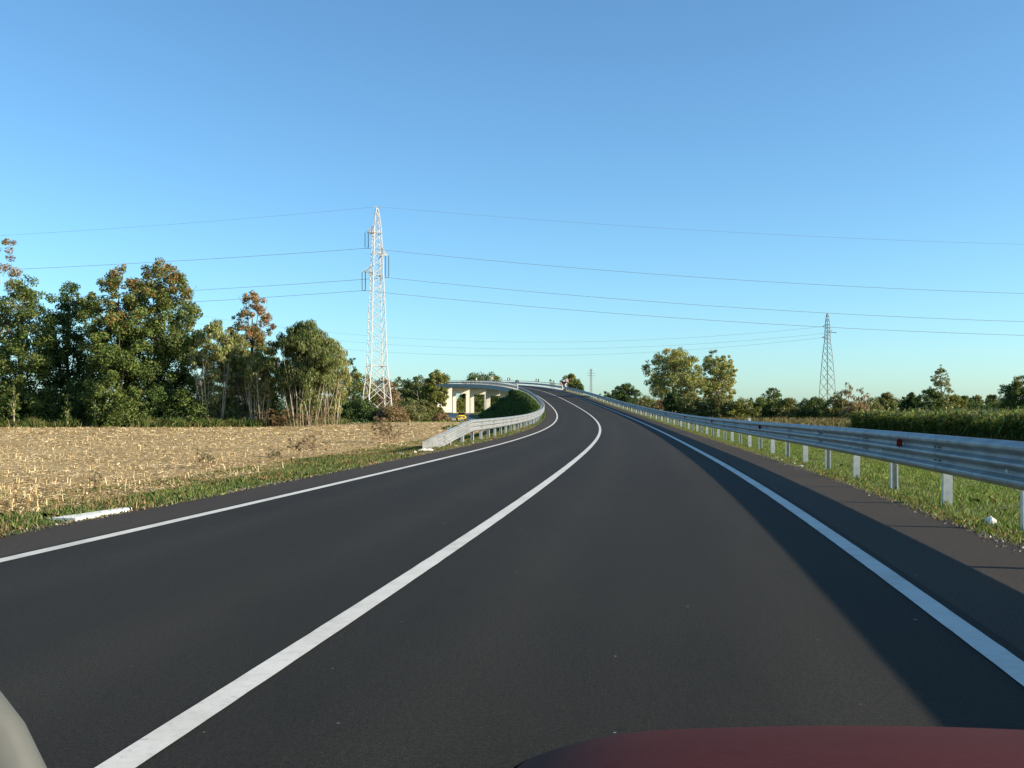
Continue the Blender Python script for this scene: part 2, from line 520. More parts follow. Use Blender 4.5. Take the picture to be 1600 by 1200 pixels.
def c_post_mesh(height, depth, spacer_dir, flip):
    """C-section post with its spacer block, origin at the ground; +x points away from the road"""
    mb = MB(); w, d, t = 0.12, 0.075, 0.006
    y0 = -d / 2 if not flip else d / 2
    sg = 1 if not flip else -1
    mb.box((0, y0 + sg * t / 2, height / 2 - depth / 2), (w, t, height + depth))
    for x in (-w / 2 + t / 2, w / 2 - t / 2):
        mb.box((x, y0 + sg * (t + (d - t) / 2), height / 2 - depth / 2), (t, d - t, height + depth))
    for x in (-w / 2 + 0.012, w / 2 - 0.012):
        mb.box((x, y0 + sg * (d + 0.003), height / 2 - depth / 2), (0.024, 0.006, height + depth))
    mb.box((-w / 2 - 0.075, 0, height - 0.24), (0.15, 0.07, 0.16))       # spacer
    mb.box((-w / 2 - 0.075, 0, height - 0.42), (0.15, 0.07, 0.07))
    for zz in (height - 0.24, height - 0.2):
        mb.tube([(-0.02, y0 - sg * 0.012, zz), (-0.02, y0, zz)], 0.014, 6)
    me = bpy.data.meshes.new('guard_rail_post')
    me.from_pydata(mb.v, [], mb.f); me.update()
    me.materials.append(M['zinc_post'])
    return me

def reflector_mesh():
    mb = MB()
    mb.prism([(-0.03, -0.07), (0.03, -0.045), (0.03, 0.045), (-0.03, 0.07)], -0.004, 0.004)
    mb.prism([(-0.06, -0.05), (-0.03, -0.05), (-0.03, 0.05), (-0.06, 0.05)], -0.003, 0.003)
    me = bpy.data.meshes.new('reflector'); me.from_pydata(mb.v, [], mb.f); me.update()
    me.materials.append(M['red_reflector'])
    return me

def guard_rail(name, side, o_face, s0, s1, spacing, s_first, label, low_end=None, reflectors=()):
    p0 = at(max(s0, 0), side * o_face)
    root = empty(name, (0, 0, 0), 0, label, 'guard rail')
    beam_mesh('rail_beam', side, o_face, s0, s1, 0.45, root, low_end=low_end)
    pm = [c_post_mesh(0.93, 0.6, 1, False), c_post_mesh(0.93, 0.6, 1, True)]
    s = s_first; i = 0
    while s < s1 - 0.3:
        o = bpy.data.objects.new('post', pm[i % 2]); COL.objects.link(o); o.parent = root
        p = at(s, side * (o_face + 0.205)); o.location = p
        if low_end and s < s0 + low_end:
            dz, so = end_drop(s, s0, low_end)
            o.location = at(s, side * (o_face + 0.205 + so), dz)
        o.rotation_euler = (random.uniform(-.012, .012), random.uniform(-.012, .012), heading(s) + (0 if side > 0 else math.pi))
        s += spacing; i += 1
    rm = reflector_mesh()
    for s in reflectors:
        o = bpy.data.objects.new('reflector', rm); COL.objects.link(o); o.parent = root
        o.location = at(s, side * (o_face - 0.055), 0.45 + 0.342)
        o.rotation_euler = (0, 0, heading(s) + math.radians(12))
    return root
RAIL_R = LANE + 1.62 + 0.38
RAIL_L = LANE + 1.15 + 0.35
gr = guard_rail('guard_rail', 1, RAIL_R, -8, S_BR0 - 0.3, 3.0, -4.5,
    'long galvanised three wave guard rail along the right edge of the road', None, [15.0 + 17.5 * i for i in range(9)])
gl = guard_rail('guard_rail', -1, RAIL_L, 32.6, S_BR0 - 0.3, 2.8, 37.6,
    'sunlit galvanised guard rail curving along the left side up to the bridge', 9.0, [])
# flat end plate of the left rail, its foot sunk in the grass
mb = MB()
def plate_row(s, back):
    dz, so = end_drop(s, 32.6, 9.0)
    o = -(RAIL_L + so - 0.092 - (0.0 if not back else -0.006))
    return [at(s, o, 0.45 + dz + z) for z in (-0.05, 0.12, 0.3, 0.42, 0.515)]
r0 = [plate_row(s, False) for s in (32.35, 32.8, 33.3, 33.8, 34.2)]
r1 = [plate_row(s, True) for s in (32.35, 32.8, 33.3, 33.8, 34.2)]
mb.grid(r0); mb.grid(r1); mb.grid([r0[0], r1[0]]); mb.grid([r0[-1], r1[-1]]); mb.grid([[r[-1] for r in r0], [r[-1] for r in r1]])
mb.build('end_plate', M['zinc'], gl)

# ------------------------------------------------------------------ bridge
bridge = empty('road_bridge', at(S_BR0 + 80, 0, -8), 0, 'long concrete road bridge on portal piers carrying the curving road', 'bridge')
bridge_inv = bridge.location.copy()
def b_add(mb, name, mat, smooth=False, parent=bridge):
    mb.v = [tuple(Vector(p) - bridge_inv) for p in mb.v]
    return mb.build(name, mat, parent, smooth)
HW = LANE + 2.05
mb = MB(); rows = []
for s in frange(S_BR0, S_BR1, 3.0):
    rows.append([at(s, o, z) for o, z in ((-HW + .05, -0.02), (HW - .05, -0.02), (HW - .05, -0.42), (HW - 1.6, -0.5), (HW - 1.9, -1.35), (1.2, -1.35), (1.0, -0.6), (-1.0, -0.6), (-1.2, -1.35), (-HW + 1.9, -1.35), (-HW + 1.6, -0.5), (-HW + .05, -0.42))])
mb.grid(rows, 0, True); mb.f.append(tuple(range(12))); mb.m.append(0)
b_add(mb, 'deck', M['concrete_dark'])
for side, nm in ((-1, 'kerb'), (1, 'kerb')):
    mb = MB()
    mb.grid([[at(s, side * o, z) for o, z in ((LANE + 1.3, 0.0), (LANE + 1.32, 0.16), (HW, 0.18), (HW, -0.01))] for s in frange(S_BR0 - 1.0, S_BR1, 3.0)])
    b_add(mb, nm, M['kerb'])
    mb = MB()
    mb.grid([[at(s, side * o, z) for o, z in ((HW + 0.003, 0.20), (HW + 0.06, 0.20), (HW + 0.06, -1.05), (HW + 0.0, -1.05), (HW + 0.003, 0.20))] for s in frange(S_BR0 - 0.6, S_BR1, 3.0)])
    b_add(mb, 'fascia', M['fascia'])
mb = MB()
mb.grid([[at(s, o, 0.0) for o in np.linspace(-LANE - 1.35, LANE + 1.35, 5)] for s in frange(S_BR0 - 0.2, S_BR1 + 60, 3.0)])
b_add(mb, 'deck_surface', M['shoulder'])

def portal(s, parent=bridge):
    c = at(s); h = heading(s); zt = c.z - 1.37
    zb = gz(c.x, c.y) - 0.3
    poly = [(-3.4, zb), (-2.0, zb), (-2.0, zt - 2.2), (2.0, zt - 2.2), (2.0, zb), (3.4, zb), (3.4, zt), (-3.4, zt)]
    mb = MB()
    def put(p): return (c.x + p[0] * math.cos(h) - p[1] * math.sin(h), c.y + p[0] * math.sin(h) + p[1] * math.cos(h), p[2])
    for x0, x1, z0, z1, y in ((-3.4, -2.0, zb, zt - 2.2, 0.7), (2.0, 3.4, zb, zt - 2.2, 0.7), (-3.4, 3.4, zt - 2.2, zt, 0.702)):
        P = [put(q) for q in ((x0, -y, z0), (x1, -y, z0), (x1, y, z0), (x0, y, z0), (x0, -y, z1), (x1, -y, z1), (x1, y, z1), (x0, y, z1))]
        mb.add(P, [(0,3,2,1),(4,5,6,7),(0,1,5,4),(1,2,6,5),(2,3,7,6),(3,0,4,7)])
    return b_add(mb, 'portal_pier', M['concrete'])
for s in (278.0, 309.0, 340.5, 372.0, 403.5): portal(s)
# far abutment wall
c = at(437); h = heading(437)
mb = MB(); mb.box((c.x, c.y, (c.z - 1.4 + gz(c.x, c.y) - 0.4) / 2), (12.6, 1.6, c.z - 1.4 - gz(c.x, c.y) + 0.4), h)
b_add(mb, 'abutment_wall', M['concrete'])
# near abutment seat
c = at(S_BR0 + 2.2); h = heading(S_BR0)
mb = MB(); mb.box((c.x, c.y, c.z - 2.1), (10.6, 1.2, 1.4), h)
b_add(mb, 'abutment_wall', M['concrete'])

def bridge_rail(side, label):
    o = LANE + 1.62
    p0 = at(S_BR0, side * o, 0.17)
    root = empty('bridge_railing', (0, 0, 0), 0, label, 'railing')
    beam_mesh('rail_beam', side, o, S_BR0 + 0.2, S_BR1, 0.50, root, joint=999)
    mb = MB()
    pts = [at(s, side * (o + 0.14), 1.42) for s in frange(S_BR0 + 0.2, S_BR1, 3.0)]
    mb.tube(pts, 0.065, 8)
    mb.build('handrail', M['zinc'], root, smooth=True)
    pm = MB()
    pm.box((0.14, 0, 0.62), (0.10, 0.10, 1.24)); pm.box((0.05, 0, 0.55), (0.09, 0.08, 0.2)); pm.box((0.14, 0, 0.01), (0.24, 0.22, 0.02))
    me = bpy.data.meshes.new('railing_post'); me.from_pydata(pm.v, [], pm.f); me.update(); me.materials.append(M['zinc_post'])
    s = S_BR0 + 0.6
    while s < S_BR1:
        q = bpy.data.objects.new('post', me); COL.objects.link(q); q.parent = root
        q.location = at(s, side * o, 0.17); q.rotation_euler = (0, 0, heading(s) + (0 if side > 0 else math.pi))
        s += 2.25
    # tall end plate
    mb = MB(); mb.box(at(S_BR0 + 0.15, side * (o + 0.05), 0.80), (0.18, 0.12, 1.26), heading(S_BR0))
    mb.build('end_plate', M['white_concrete'], root)
    return root
bridge_rail(-1, 'galvanised railing with handrail on the near left side of the bridge')
bridge_rail(1, 'galvanised railing with handrail on the far outer side of the bridge')

# ------------------------------------------------------------------ signs
def sign_post(mb, x, h, r=0.03): mb.tube([(x, 0.05, -0.3), (x, 0.05, h)], r, 8)
def chevron(s, o, zc, size, label, base=0.0):
    p = at(s, o, base)
    root = empty('chevron_sign', p, heading(s), label, 'road sign', 'chevron signs along the outside of the bend')
    mb = MB(); sign_post(mb, 0, zc + size / 2); mb.build('post', M['zinc_dark'], root)
    mb = MB(); mb.box((0, 0, zc), (size, 0.03, size)); pn = mb.build('panel', M['sign_black'], root)
    a = size / 2 * 0.94
    poly = [(-a * 0.60, zc), (a * 0.08, zc + a), (a * 0.56, zc + a), (-a * 0.06, zc), (a * 0.56, zc - a), (a * 0.08, zc - a)]
    mb = MB(); mb.prism(poly, -0.019, -0.0152); mb.build('arrow', M['sign_white'], pn)
OUT = LANE + 2.3
chevron(243.0, OUT + 0.3, 1.25, 1.15, 'black and white chevron sign at the right bridge end, in front of a round tree')
chevron(297.0, OUT, 1.75, 0.95, 'black and white chevron sign above the outer railing, right of the grey round sign')
chevron(349.0, OUT, 1.95, 1.0, 'black and white chevron sign above the railing, left of the grey round sign')
chevron(402.0, OUT, 2.1, 1.1, 'black and white chevron sign farthest left, in front of dark trees')

def disc(mb, zc, r, y0, y1, n=28, mi=0, r2=None):
    pts = [(r * math.cos(2 * math.pi * k / n), zc + r * math.sin(2 * math.pi * k / n)) for k in range(n)]
    mb.prism(pts, y0, y1, mi)
def ringz(mb, zc, r0, r1, y0, y1, n=28, mi=0):
    for k in range(n):
        a, b = 2 * math.pi * k / n, 2 * math.pi * (k + 1) / n
        mb.prism([(r0 * math.cos(a), zc + r0 * math.sin(a)), (r1 * math.cos(a), zc + r1 * math.sin(a)), (r1 * math.cos(b), zc + r1 * math.sin(b)), (r0 * math.cos(b), zc + r0 * math.sin(b))], y0, y1, mi)
# back of a round sign for oncoming traffic, at the left bridge end
p = at(240.5, -(LANE + 1.95))
rt = empty('round_sign', p, heading(240), 'round grey back of a road sign standing at the left bridge end', 'road sign')
mb = MB(); sign_post(mb, 0, 2.5, 0.035); mb.build('post', M['zinc_dark'], rt)
mb = MB(); disc(mb, 2.15, 0.45, 0.09, 0.115); ringz(mb, 2.15, 0.39, 0.455, 0.06, 0.09); mb.build('disc', M['sign_grey'], rt)
mb = MB(); mb.box((0, 0.07, 2.32), (0.42, 0.03, 0.05)); mb.box((0, 0.07, 1.98), (0.42, 0.03, 0.05)); mb.build('bracket', M['zinc_post'], rt)
# faded round sign, right bridge end
p = at(240.0, LANE + 2.5)
rt = empty('round_sign', p, heading(240), 'faded pinkish round road sign on a post above the right bridge end', 'road sign')
mb = MB(); sign_post(mb, 0, 2.9, 0.035); mb.build('post', M['zinc_dark'], rt)
mb = MB(); disc(mb, 2.45, 0.40, -0.012, 0.012); dd = mb.build('disc', M['sign_pink'], rt)
mb = MB(); ringz(mb, 2.45, 0.33, 0.42, -0.02, -0.013); mb.build('red_rim', M['sign_red'], dd)
# triangular sign further along
p = at(251.0, LANE + 2.4)
rt = empty('triangular_sign', p, heading(251), 'small faded triangular warning sign just left of the white chevron at the bridge end', 'road sign')
mb = MB(); sign_post(mb, 0, 2.0, 0.03); mb.build('post', M['zinc_dark'], rt)
mb = MB(); mb.prism([(-0.5, 1.05), (0.5, 1.05), (0, 1.92)], -0.012, 0.012); dd = mb.build('panel', M['sign_red'], rt)
mb = MB(); mb.prism([(-0.33, 1.15), (0.33, 1.15), (0, 1.72)], -0.02, -0.013); mb.build('face', M['sign_pink'], dd)
# orange rectangular sign
p = at(377.0, LANE + 2.4)
rt = empty('panel_sign', p, heading(377), 'small orange rectangular panel above the outer railing, beside dark trees', 'road sign')
mb = MB(); sign_post(mb, 0, 2.9, 0.03); mb.build('post', M['zinc_dark'], rt)
mb = MB(); mb.box((0, 0, 2.35), (0.75, 0.02, 0.95)); mb.build('panel', M['sign_orange'], rt)

# marker post behind the right rail
p = at(42.0, RAIL_R + 0.75, -0.05)
rt = empty('marker_post', p, heading(42), 'slim white marker post behind the right guard rail', 'marker post')
mb = MB(); mb.box((0, 0, 0.50), (0.10, 0.10, 1.06)); mb.build('post', M['white_concrete'], rt)
mb = MB(); mb.box((0, 0, 1.05), (0.11, 0.11, 0.03)); mb.build('cap', M['sign_white'], rt)

# ------------------------------------------------------------------ pylons and wires
def lattice(mb, levels, r_leg, r_br, ang=0.0, mode='X'):
    """levels: (z, half width)"""
    def cor(z, w): 
        return [Vector((w * sx, w * sy, z)) for sx, sy in ((-1,-1),(1,-1),(1,1),(-1,1))]
    for (z0, w0), (z1, w1) in zip(levels[:-1], levels[1:]):
        a, b = cor(z0, w0), cor(z1, w1)
        for k in range(4):
            k2 = (k + 1) % 4
            mb.tube([a[k], b[k]], r_leg, 4)
            if mode == 'X' or k % 2 == 0:
                mb.tube([a[k], b[k2]], r_br, 4); 
            mb.tube([a[k2], b[k]], r_br, 4)
def subdiv(z0, w0, z1, w1, n):
    # panels get shorter as the tower narrows
    ws = np.linspace(w0, w1, n + 1); zs = [z0]; tot = sum((ws[i] + ws[i + 1]) for i in range(n))
    for i in range(n): zs.append(zs[-1] + (z1 - z0) * (ws[i] + ws[i + 1]) / tot)
    return list(zip(zs, ws))
def insulator(mb, top, length, gap):
    for q in (-gap / 2, gap / 2):
        x, y, z = top[0] + q, top[1], top[2]
        n = int(length / 0.17)
        mb.tube([(x, y, z), (x, y, z - length)], 0.045, 5)
        for i in range(n):
            zz = z - 0.12 - i * (length - 0.2) / n
            mb.tube([(x, y, zz), (x, y, zz - 0.05), (x, y, zz - 0.09)], [0.06, 0.13, 0.05], 6)
    mb.box((top[0], top[1], top[2] - length), (gap + 0.1, 0.08, 0.1))

PYD = 170.0
def pxw(px, D): return (px - 800) / 1600 * D
def pzw(py, D): return EYE + (640 - py) / 1600 * D
py_x = pxw(589, PYD)
pyl = empty('power_pylon', (py_x, PYD, -0.6), math.radians(24), 'tall pale lattice power pylon rising from bushes beyond the stubble field', 'pylon')
H0 = 0.6
def zl(py): return pzw(py, PYD) + H0
mb = MB()
lattice(mb, subdiv(0.0, 2.15, zl(572), 1.35, 3), 0.10, 0.055)
lattice(mb, subdiv(zl(572), 1.35, zl(430), 0.86, 9), 0.09, 0.046, mode='H')
lattice(mb, subdiv(zl(430), 0.86, zl(357), 0.55, 6), 0.085, 0.044, mode='H')
lattice(mb, subdiv(zl(357), 0.55, zl(325), 0.10, 3), 0.06, 0.032)
for zz, w in ((zl(572), 1.35), (zl(430), 0.92), (zl(396), 0.8), (zl(364), 0.72)):
    c4 = [(-w, -w, zz), (w, -w, zz), (w, w, zz), (-w, w, zz)]
    for k in range(4): mb.tube([c4[k], c4[(k + 1) % 4]], 0.06, 4)
mb.build('lattice_mast', M['pylon_white'], pyl)
arms = [(-1, 362, 1.75, 0.72, 388), (1, 396, 1.75, 0.80, 432), (-1, 424, 2.25, 0.92, 454)]
tips = []
for sgn, py, L, w, pyb in arms:
    mb = MB(); z = zl(py)
    tip = Vector((sgn * L, 0, z - 0.15))
    for yy in (-w, w):
        mb.tube([(sgn * w, yy, z - 0.35), tip], 0.07, 4); mb.tube([(sgn * w * 0.9, yy, z + 0.9), tip], 0.06, 4)
        mb.tube([(sgn * w, yy, z - 0.35), (sgn * w * 0.9, yy, z + 0.9)], 0.05, 4)
        for t in (0.35, 0.65):
            a = Vector((sgn * w, yy, z - 0.35)).lerp(tip, t); b = Vector((sgn * w * 0.9, yy, z + 0.9)).lerp(tip, t)
            mb.tube([a, b], 0.04, 4)
    mb.tube([(sgn * w, -w, z - 0.35), (sgn * w, w, z - 0.35)], 0.05, 4)
    mb.build('cross_arm', M['pylon_white'], pyl)
    mb = MB(); ln = z - 0.15 - zl(pyb); insulator(mb, tip + Vector((0, 0, -0.05)), ln, 0.55)
    mb.build('insulator_string', M['insulator'], pyl)
    tips.append((tip.x, zl(pyb) - 0.1))
mb = MB(); mb.box((0, 0, zl(323.5)), (1.1, 0.12, 0.12)); mb.build('earth_wire_peak', M['zinc_dark'], pyl)

def wire_obj(a, b, sag, r, label, group, n=40):
    a, b = Vector(a), Vector(b)
    pts = []
    for i in range(n + 1):
        t = i / n
        p = a.lerp(b, t); p.z -= 4 * sag * t * (1 - t); pts.append(p)
    mb = MB(); mb.tube(pts, r, 4)
    o = mb.build('power_line_wire', M['wire'])
    return tag(o, label, 'wire', group)
ca, sa = math.cos(math.radians(24)), math.sin(math.radians(24))
ws = [((py_x, PYD, zl(323) - H0), 'earth wire')]
for tx, tz in tips: ws.append(((py_x + tx * ca, PYD + tx * sa, tz - H0), 'conductor'))
nm = ['thin topmost earth wire', 'upper conductor wire', 'middle conductor wire', 'lowest conductor wire']
rdrop = [(5.6, 5.7), (7.3, 5.2), (7.0, 5.1), (7.8, 5.4)]
for i, ((p, k), lab) in enumerate(zip(ws, nm)):
    r = 0.016 if i == 0 else 0.029
    wire_obj(p, (p[0] + 300, p[1] + 6, p[2] - 0.5), 6.2 if i == 0 else 7.6, r, lab + ' running right from the pale pylon across the sky', 'wires of the near power line')
    wire_obj(p, (p[0] - 300, p[1] + 6, p[2] + 1.0), 7.2 if i == 0 else 5.6, r, lab + ' running left from the pale pylon above the trees', 'wires of the near power line')

# grey pylon on the right
PD2 = 330.0
def z2(py): return pzw(py, PD2) + 0.4
p2 = empty('power_pylon', (pxw(1293, PD2), PD2, -0.4), math.radians(30), 'grey green lattice power pylon standing far off on the right', 'pylon')
mb = MB()
lattice(mb, subdiv(0.0, 2.05, z2(533), 0.66, 9), 0.10, 0.05)
lattice(mb, subdiv(z2(533), 0.66, z2(505), 0.48, 5), 0.10, 0.05)
lattice(mb, subdiv(z2(505), 0.48, z2(489), 0.06, 3), 0.09, 0.05)
mb.build('lattice_mast', M['pylon_grey'], p2)
tip2 = []
for sgn, py, L in ((-1, 511, 2.4), (1, 519, 2.4), (-1, 528, 2.5)):
    mb = MB(); z = z2(py); w = 0.55
    for yy in (-w, w):
        mb.tube([(sgn * w, yy, z), (sgn * L, 0, z)], 0.08, 4); mb.tube([(sgn * w, yy, z + 0.8), (sgn * L, 0, z)], 0.05, 4)
    mb.tube([(sgn * w, -w, z), (sgn * w, w, z)], 0.08, 4)
    mb.build('cross_arm', M['pylon_grey'], p2)
    mb = MB(); mb.tube([(sgn * L, 0, z), (sgn * (L + 0.5), -1.2, z - 0.1)], 0.10, 6); mb.build('insulator_string', M['insulator'], p2)
    tip2.append((sgn, L, z))
c3, s3 = math.cos(math.radians(30)), math.sin(math.radians(30))
for i, ((sgn, L, z), lab) in enumerate(zip(tip2, ('upper', 'middle', 'lower'))):
    a = (p2.location.x + sgn * L * c3, PD2 + sgn * L * s3, z - 0.4)
    b = (pxw(150, 400), 400, pzw(462 + 14 * i, 400))
    wire_obj(a, b, 10.5, 0.026, lab + ' faint distant wire running left from the grey pylon', 'wires of the distant power line')

# slim distant lattice pole
PD3 = 430.0
p3 = empty('utility_pole', (pxw(923.5, PD3), PD3, -0.2), math.radians(20), 'thin distant lattice utility pole right of the round tree', 'pole')
mb = MB(); lattice(mb, subdiv(0.0, 0.45, pzw(576, PD3) + 0.2, 0.26, 14), 0.055, 0.03); mb.build('mast', M['zinc_dark'], p3)
for py, L in ((579, 0.9), (583, 1.9), (587, 1.9)):
    mb = MB(); mb.tube([(-L, 0, pzw(py, PD3) + 0.2), (L, 0, pzw(py, PD3) + 0.2)], 0.08, 4); mb.build('cross_arm', M['zinc_dark'], p3)

# ------------------------------------------------------------------ vegetation
def leaves_from(C, R, n, size, rng, squash=0.8, up=0.35, pointy=0.55, vert=0.0):
    """n leaf quads spread over clumps; returns vertices (n*4,3) and the centres"""
    C = np.asarray(C); R = np.asarray(R)
    w = R ** 2; idx = rng.choice(len(C), n, p=w / w.sum())
    d = rng.normal(size=(n, 3)); d /= np.linalg.norm(d, axis=1)[:, None]
    r = R[idx] * rng.random(n) ** 0.42
    P = C[idx] + d * r[:, None] * np.array([1, 1, squash])
    nn = d * 0.6 + rng.normal(size=(n, 3)) * 0.6 + np.array([0, 0, up]); nn /= np.linalg.norm(nn, axis=1)[:, None]
    t = rng.normal(size=(n, 3)) * (1 - vert) + np.array([0, 0, 1.6]) * vert; t -= nn * (t * nn).sum(1)[:, None]; t /= np.linalg.norm(t, axis=1)[:, None]
    b = np.cross(nn, t)
    L = size * (0.55 + 0.9 * rng.random(n))[:, None]; Wd = L * pointy
    V = np.stack([P - t * L * 0.5, P + b * Wd * 0.5 + nn * L * 0.06, P + t * L * 0.5, P - b * Wd * 0.5 + nn * L * 0.06], 1)
    return V.reshape(-1, 3), P, idx

def palette(rng, P, pal, jitter=0.22):
    """pal: list of (colour, weight function of normalised (x,h)) ; P: (n,2)"""
    n = len(P)
    Wt = np.stack([np.clip(f(P[:, 0], P[:, 1]), 0.001, None) * np.ones(n) for _, f in pal], 1)
    Wt = Wt / Wt.sum(1)[:, None]
    u = rng.random(n)[:, None]
    ix = (u > np.cumsum(Wt, 1)).sum(1).clip(0, len(pal) - 1)
    c = np.array([p[0] for p in pal])[ix]
    return c * (1 + jitter * rng.normal(size=(n, 1))).clip(0.5, 1.6)

GREEN = (0.055, 0.085, 0.020); DGREEN = (0.030, 0.052, 0.018); LGREEN = (0.095, 0.125, 0.028)
OLIVE = (0.105, 0.105, 0.035); GREYG = (0.130, 0.138, 0.066); TAN = (0.24, 0.185, 0.105)
YEL = (0.25, 0.20, 0.045); RED = (0.19, 0.075, 0.035); RUST = (0.15, 0.085, 0.04); PINK = (0.22, 0.13, 0.10)
one = lambda x, h: np.ones_like(h)
def top(t, k=6.0, amp=1.0): return lambda x, h: amp * np.clip((h - t) * k, 0, 1)
PAL = {
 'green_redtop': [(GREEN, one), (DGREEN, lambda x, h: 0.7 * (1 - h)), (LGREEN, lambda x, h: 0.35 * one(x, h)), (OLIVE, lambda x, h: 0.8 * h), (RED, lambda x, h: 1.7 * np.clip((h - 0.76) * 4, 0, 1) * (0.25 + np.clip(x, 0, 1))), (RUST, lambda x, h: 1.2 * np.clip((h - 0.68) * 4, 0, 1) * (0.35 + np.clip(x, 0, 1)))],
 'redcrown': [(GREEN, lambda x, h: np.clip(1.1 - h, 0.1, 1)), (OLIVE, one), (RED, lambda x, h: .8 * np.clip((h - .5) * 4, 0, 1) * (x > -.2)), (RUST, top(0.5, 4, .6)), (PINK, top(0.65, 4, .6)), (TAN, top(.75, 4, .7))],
 'sparse_red': [(RUST, one), (PINK, one), (OLIVE, one), (GREEN, lambda x, h: 1.5 * (1 - h))],
 'dark': [(DGREEN, one), (GREEN, lambda x, h: 0.7 * one(x, h)), (LGREEN, lambda x, h: 0.15 * one(x, h))],
 'mid': [(GREEN, one), (LGREEN, lambda x, h: 0.7 * one(x, h)), (DGREEN, lambda x, h: .5 * one(x, h)), (OLIVE, lambda x, h: 0.5 * one(x, h))],
 'willow': [(GREYG, one), (OLIVE, lambda x, h: 0.9 * one(x, h)), (TAN, lambda x, h: 0.25 + 0.8 * (1 - h)), (GREEN, lambda x, h: 0.8 * one(x, h)), (LGREEN, lambda x, h: 0.5 * one(x, h))],
 'willow_dark': [(GREEN, one), (GREYG, lambda x, h: 0.5 + 0.5 * (x > 0)), (OLIVE, lambda x, h: 0.6 * one(x, h)), (DGREEN, lambda x, h: 0.8 * (x < 0.1))],
 'poplar': [(GREYG, one), (OLIVE, one), (YEL, lambda x, h: 0.25 + 1.2 * np.clip((h - 0.72) * 5, 0, 1) * (x < 0.3)), (LGREEN, lambda x, h: .7 * one(x, h))],
 'poplar_yellow': [(OLIVE, one), (YEL, lambda x, h: 0.2 + 1.7 * np.clip(x - 0.3, 0, 1)), (GREYG, one), (LGREEN, lambda x, h: .6 * one(x, h))],
 'yellowgreen': [(OLIVE, one), (YEL, lambda x, h: 0.7 * one(x, h)), (GREEN, one), (LGREEN, one)],
 'brown': [(RUST, one), (TAN, lambda x, h: 1.0 * one(x, h)), (OLIVE, lambda x, h: .8 * one(x, h)), (PINK, lambda x, h: .5 * one(x, h))],
 'hedge': [(OLIVE, one), (GREEN, one), (TAN, lambda x, h: .4 * one(x, h)), (LGREEN, lambda x, h: .6 * one(x, h)), (RUST, lambda x, h: .2 * one(x, h))],
}
ENV = {   # (height fraction, radius fraction)
 'broad':  [(0.04, 0.55), (0.2, 0.92), (0.45, 1.0), (0.65, 0.95), (0.82, 0.72), (0.95, 0.38), (1.0, 0.12)],
 'column': [(0.05, 0.5), (0.3, 0.9), (0.6, 1.0), (0.8, 0.75), (0.93, 0.4), (1.0, 0.12)],
 'vase':   [(0.12, 0.25), (0.28, 0.6), (0.5, 0.9), (0.72, 1.0), (0.88, 0.75), (1.0, 0.25)],
 'round':  [(0.22, 0.25), (0.35, 0.7), (0.55, 1.0), (0.75, 0.95), (0.9, 0.6), (1.0, 0.2)],
 'bush':   [(0.0, 0.85), (0.3, 1.0), (0.6, 0.9), (0.85, 0.6), (1.0, 0.25)],
 'poplarcrown': [(0.20, 0.35), (0.33, 0.75), (0.5, 1.0), (0.7, 1.0), (0.85, 0.8), (0.95, 0.45), (1.0, 0.2)],
}
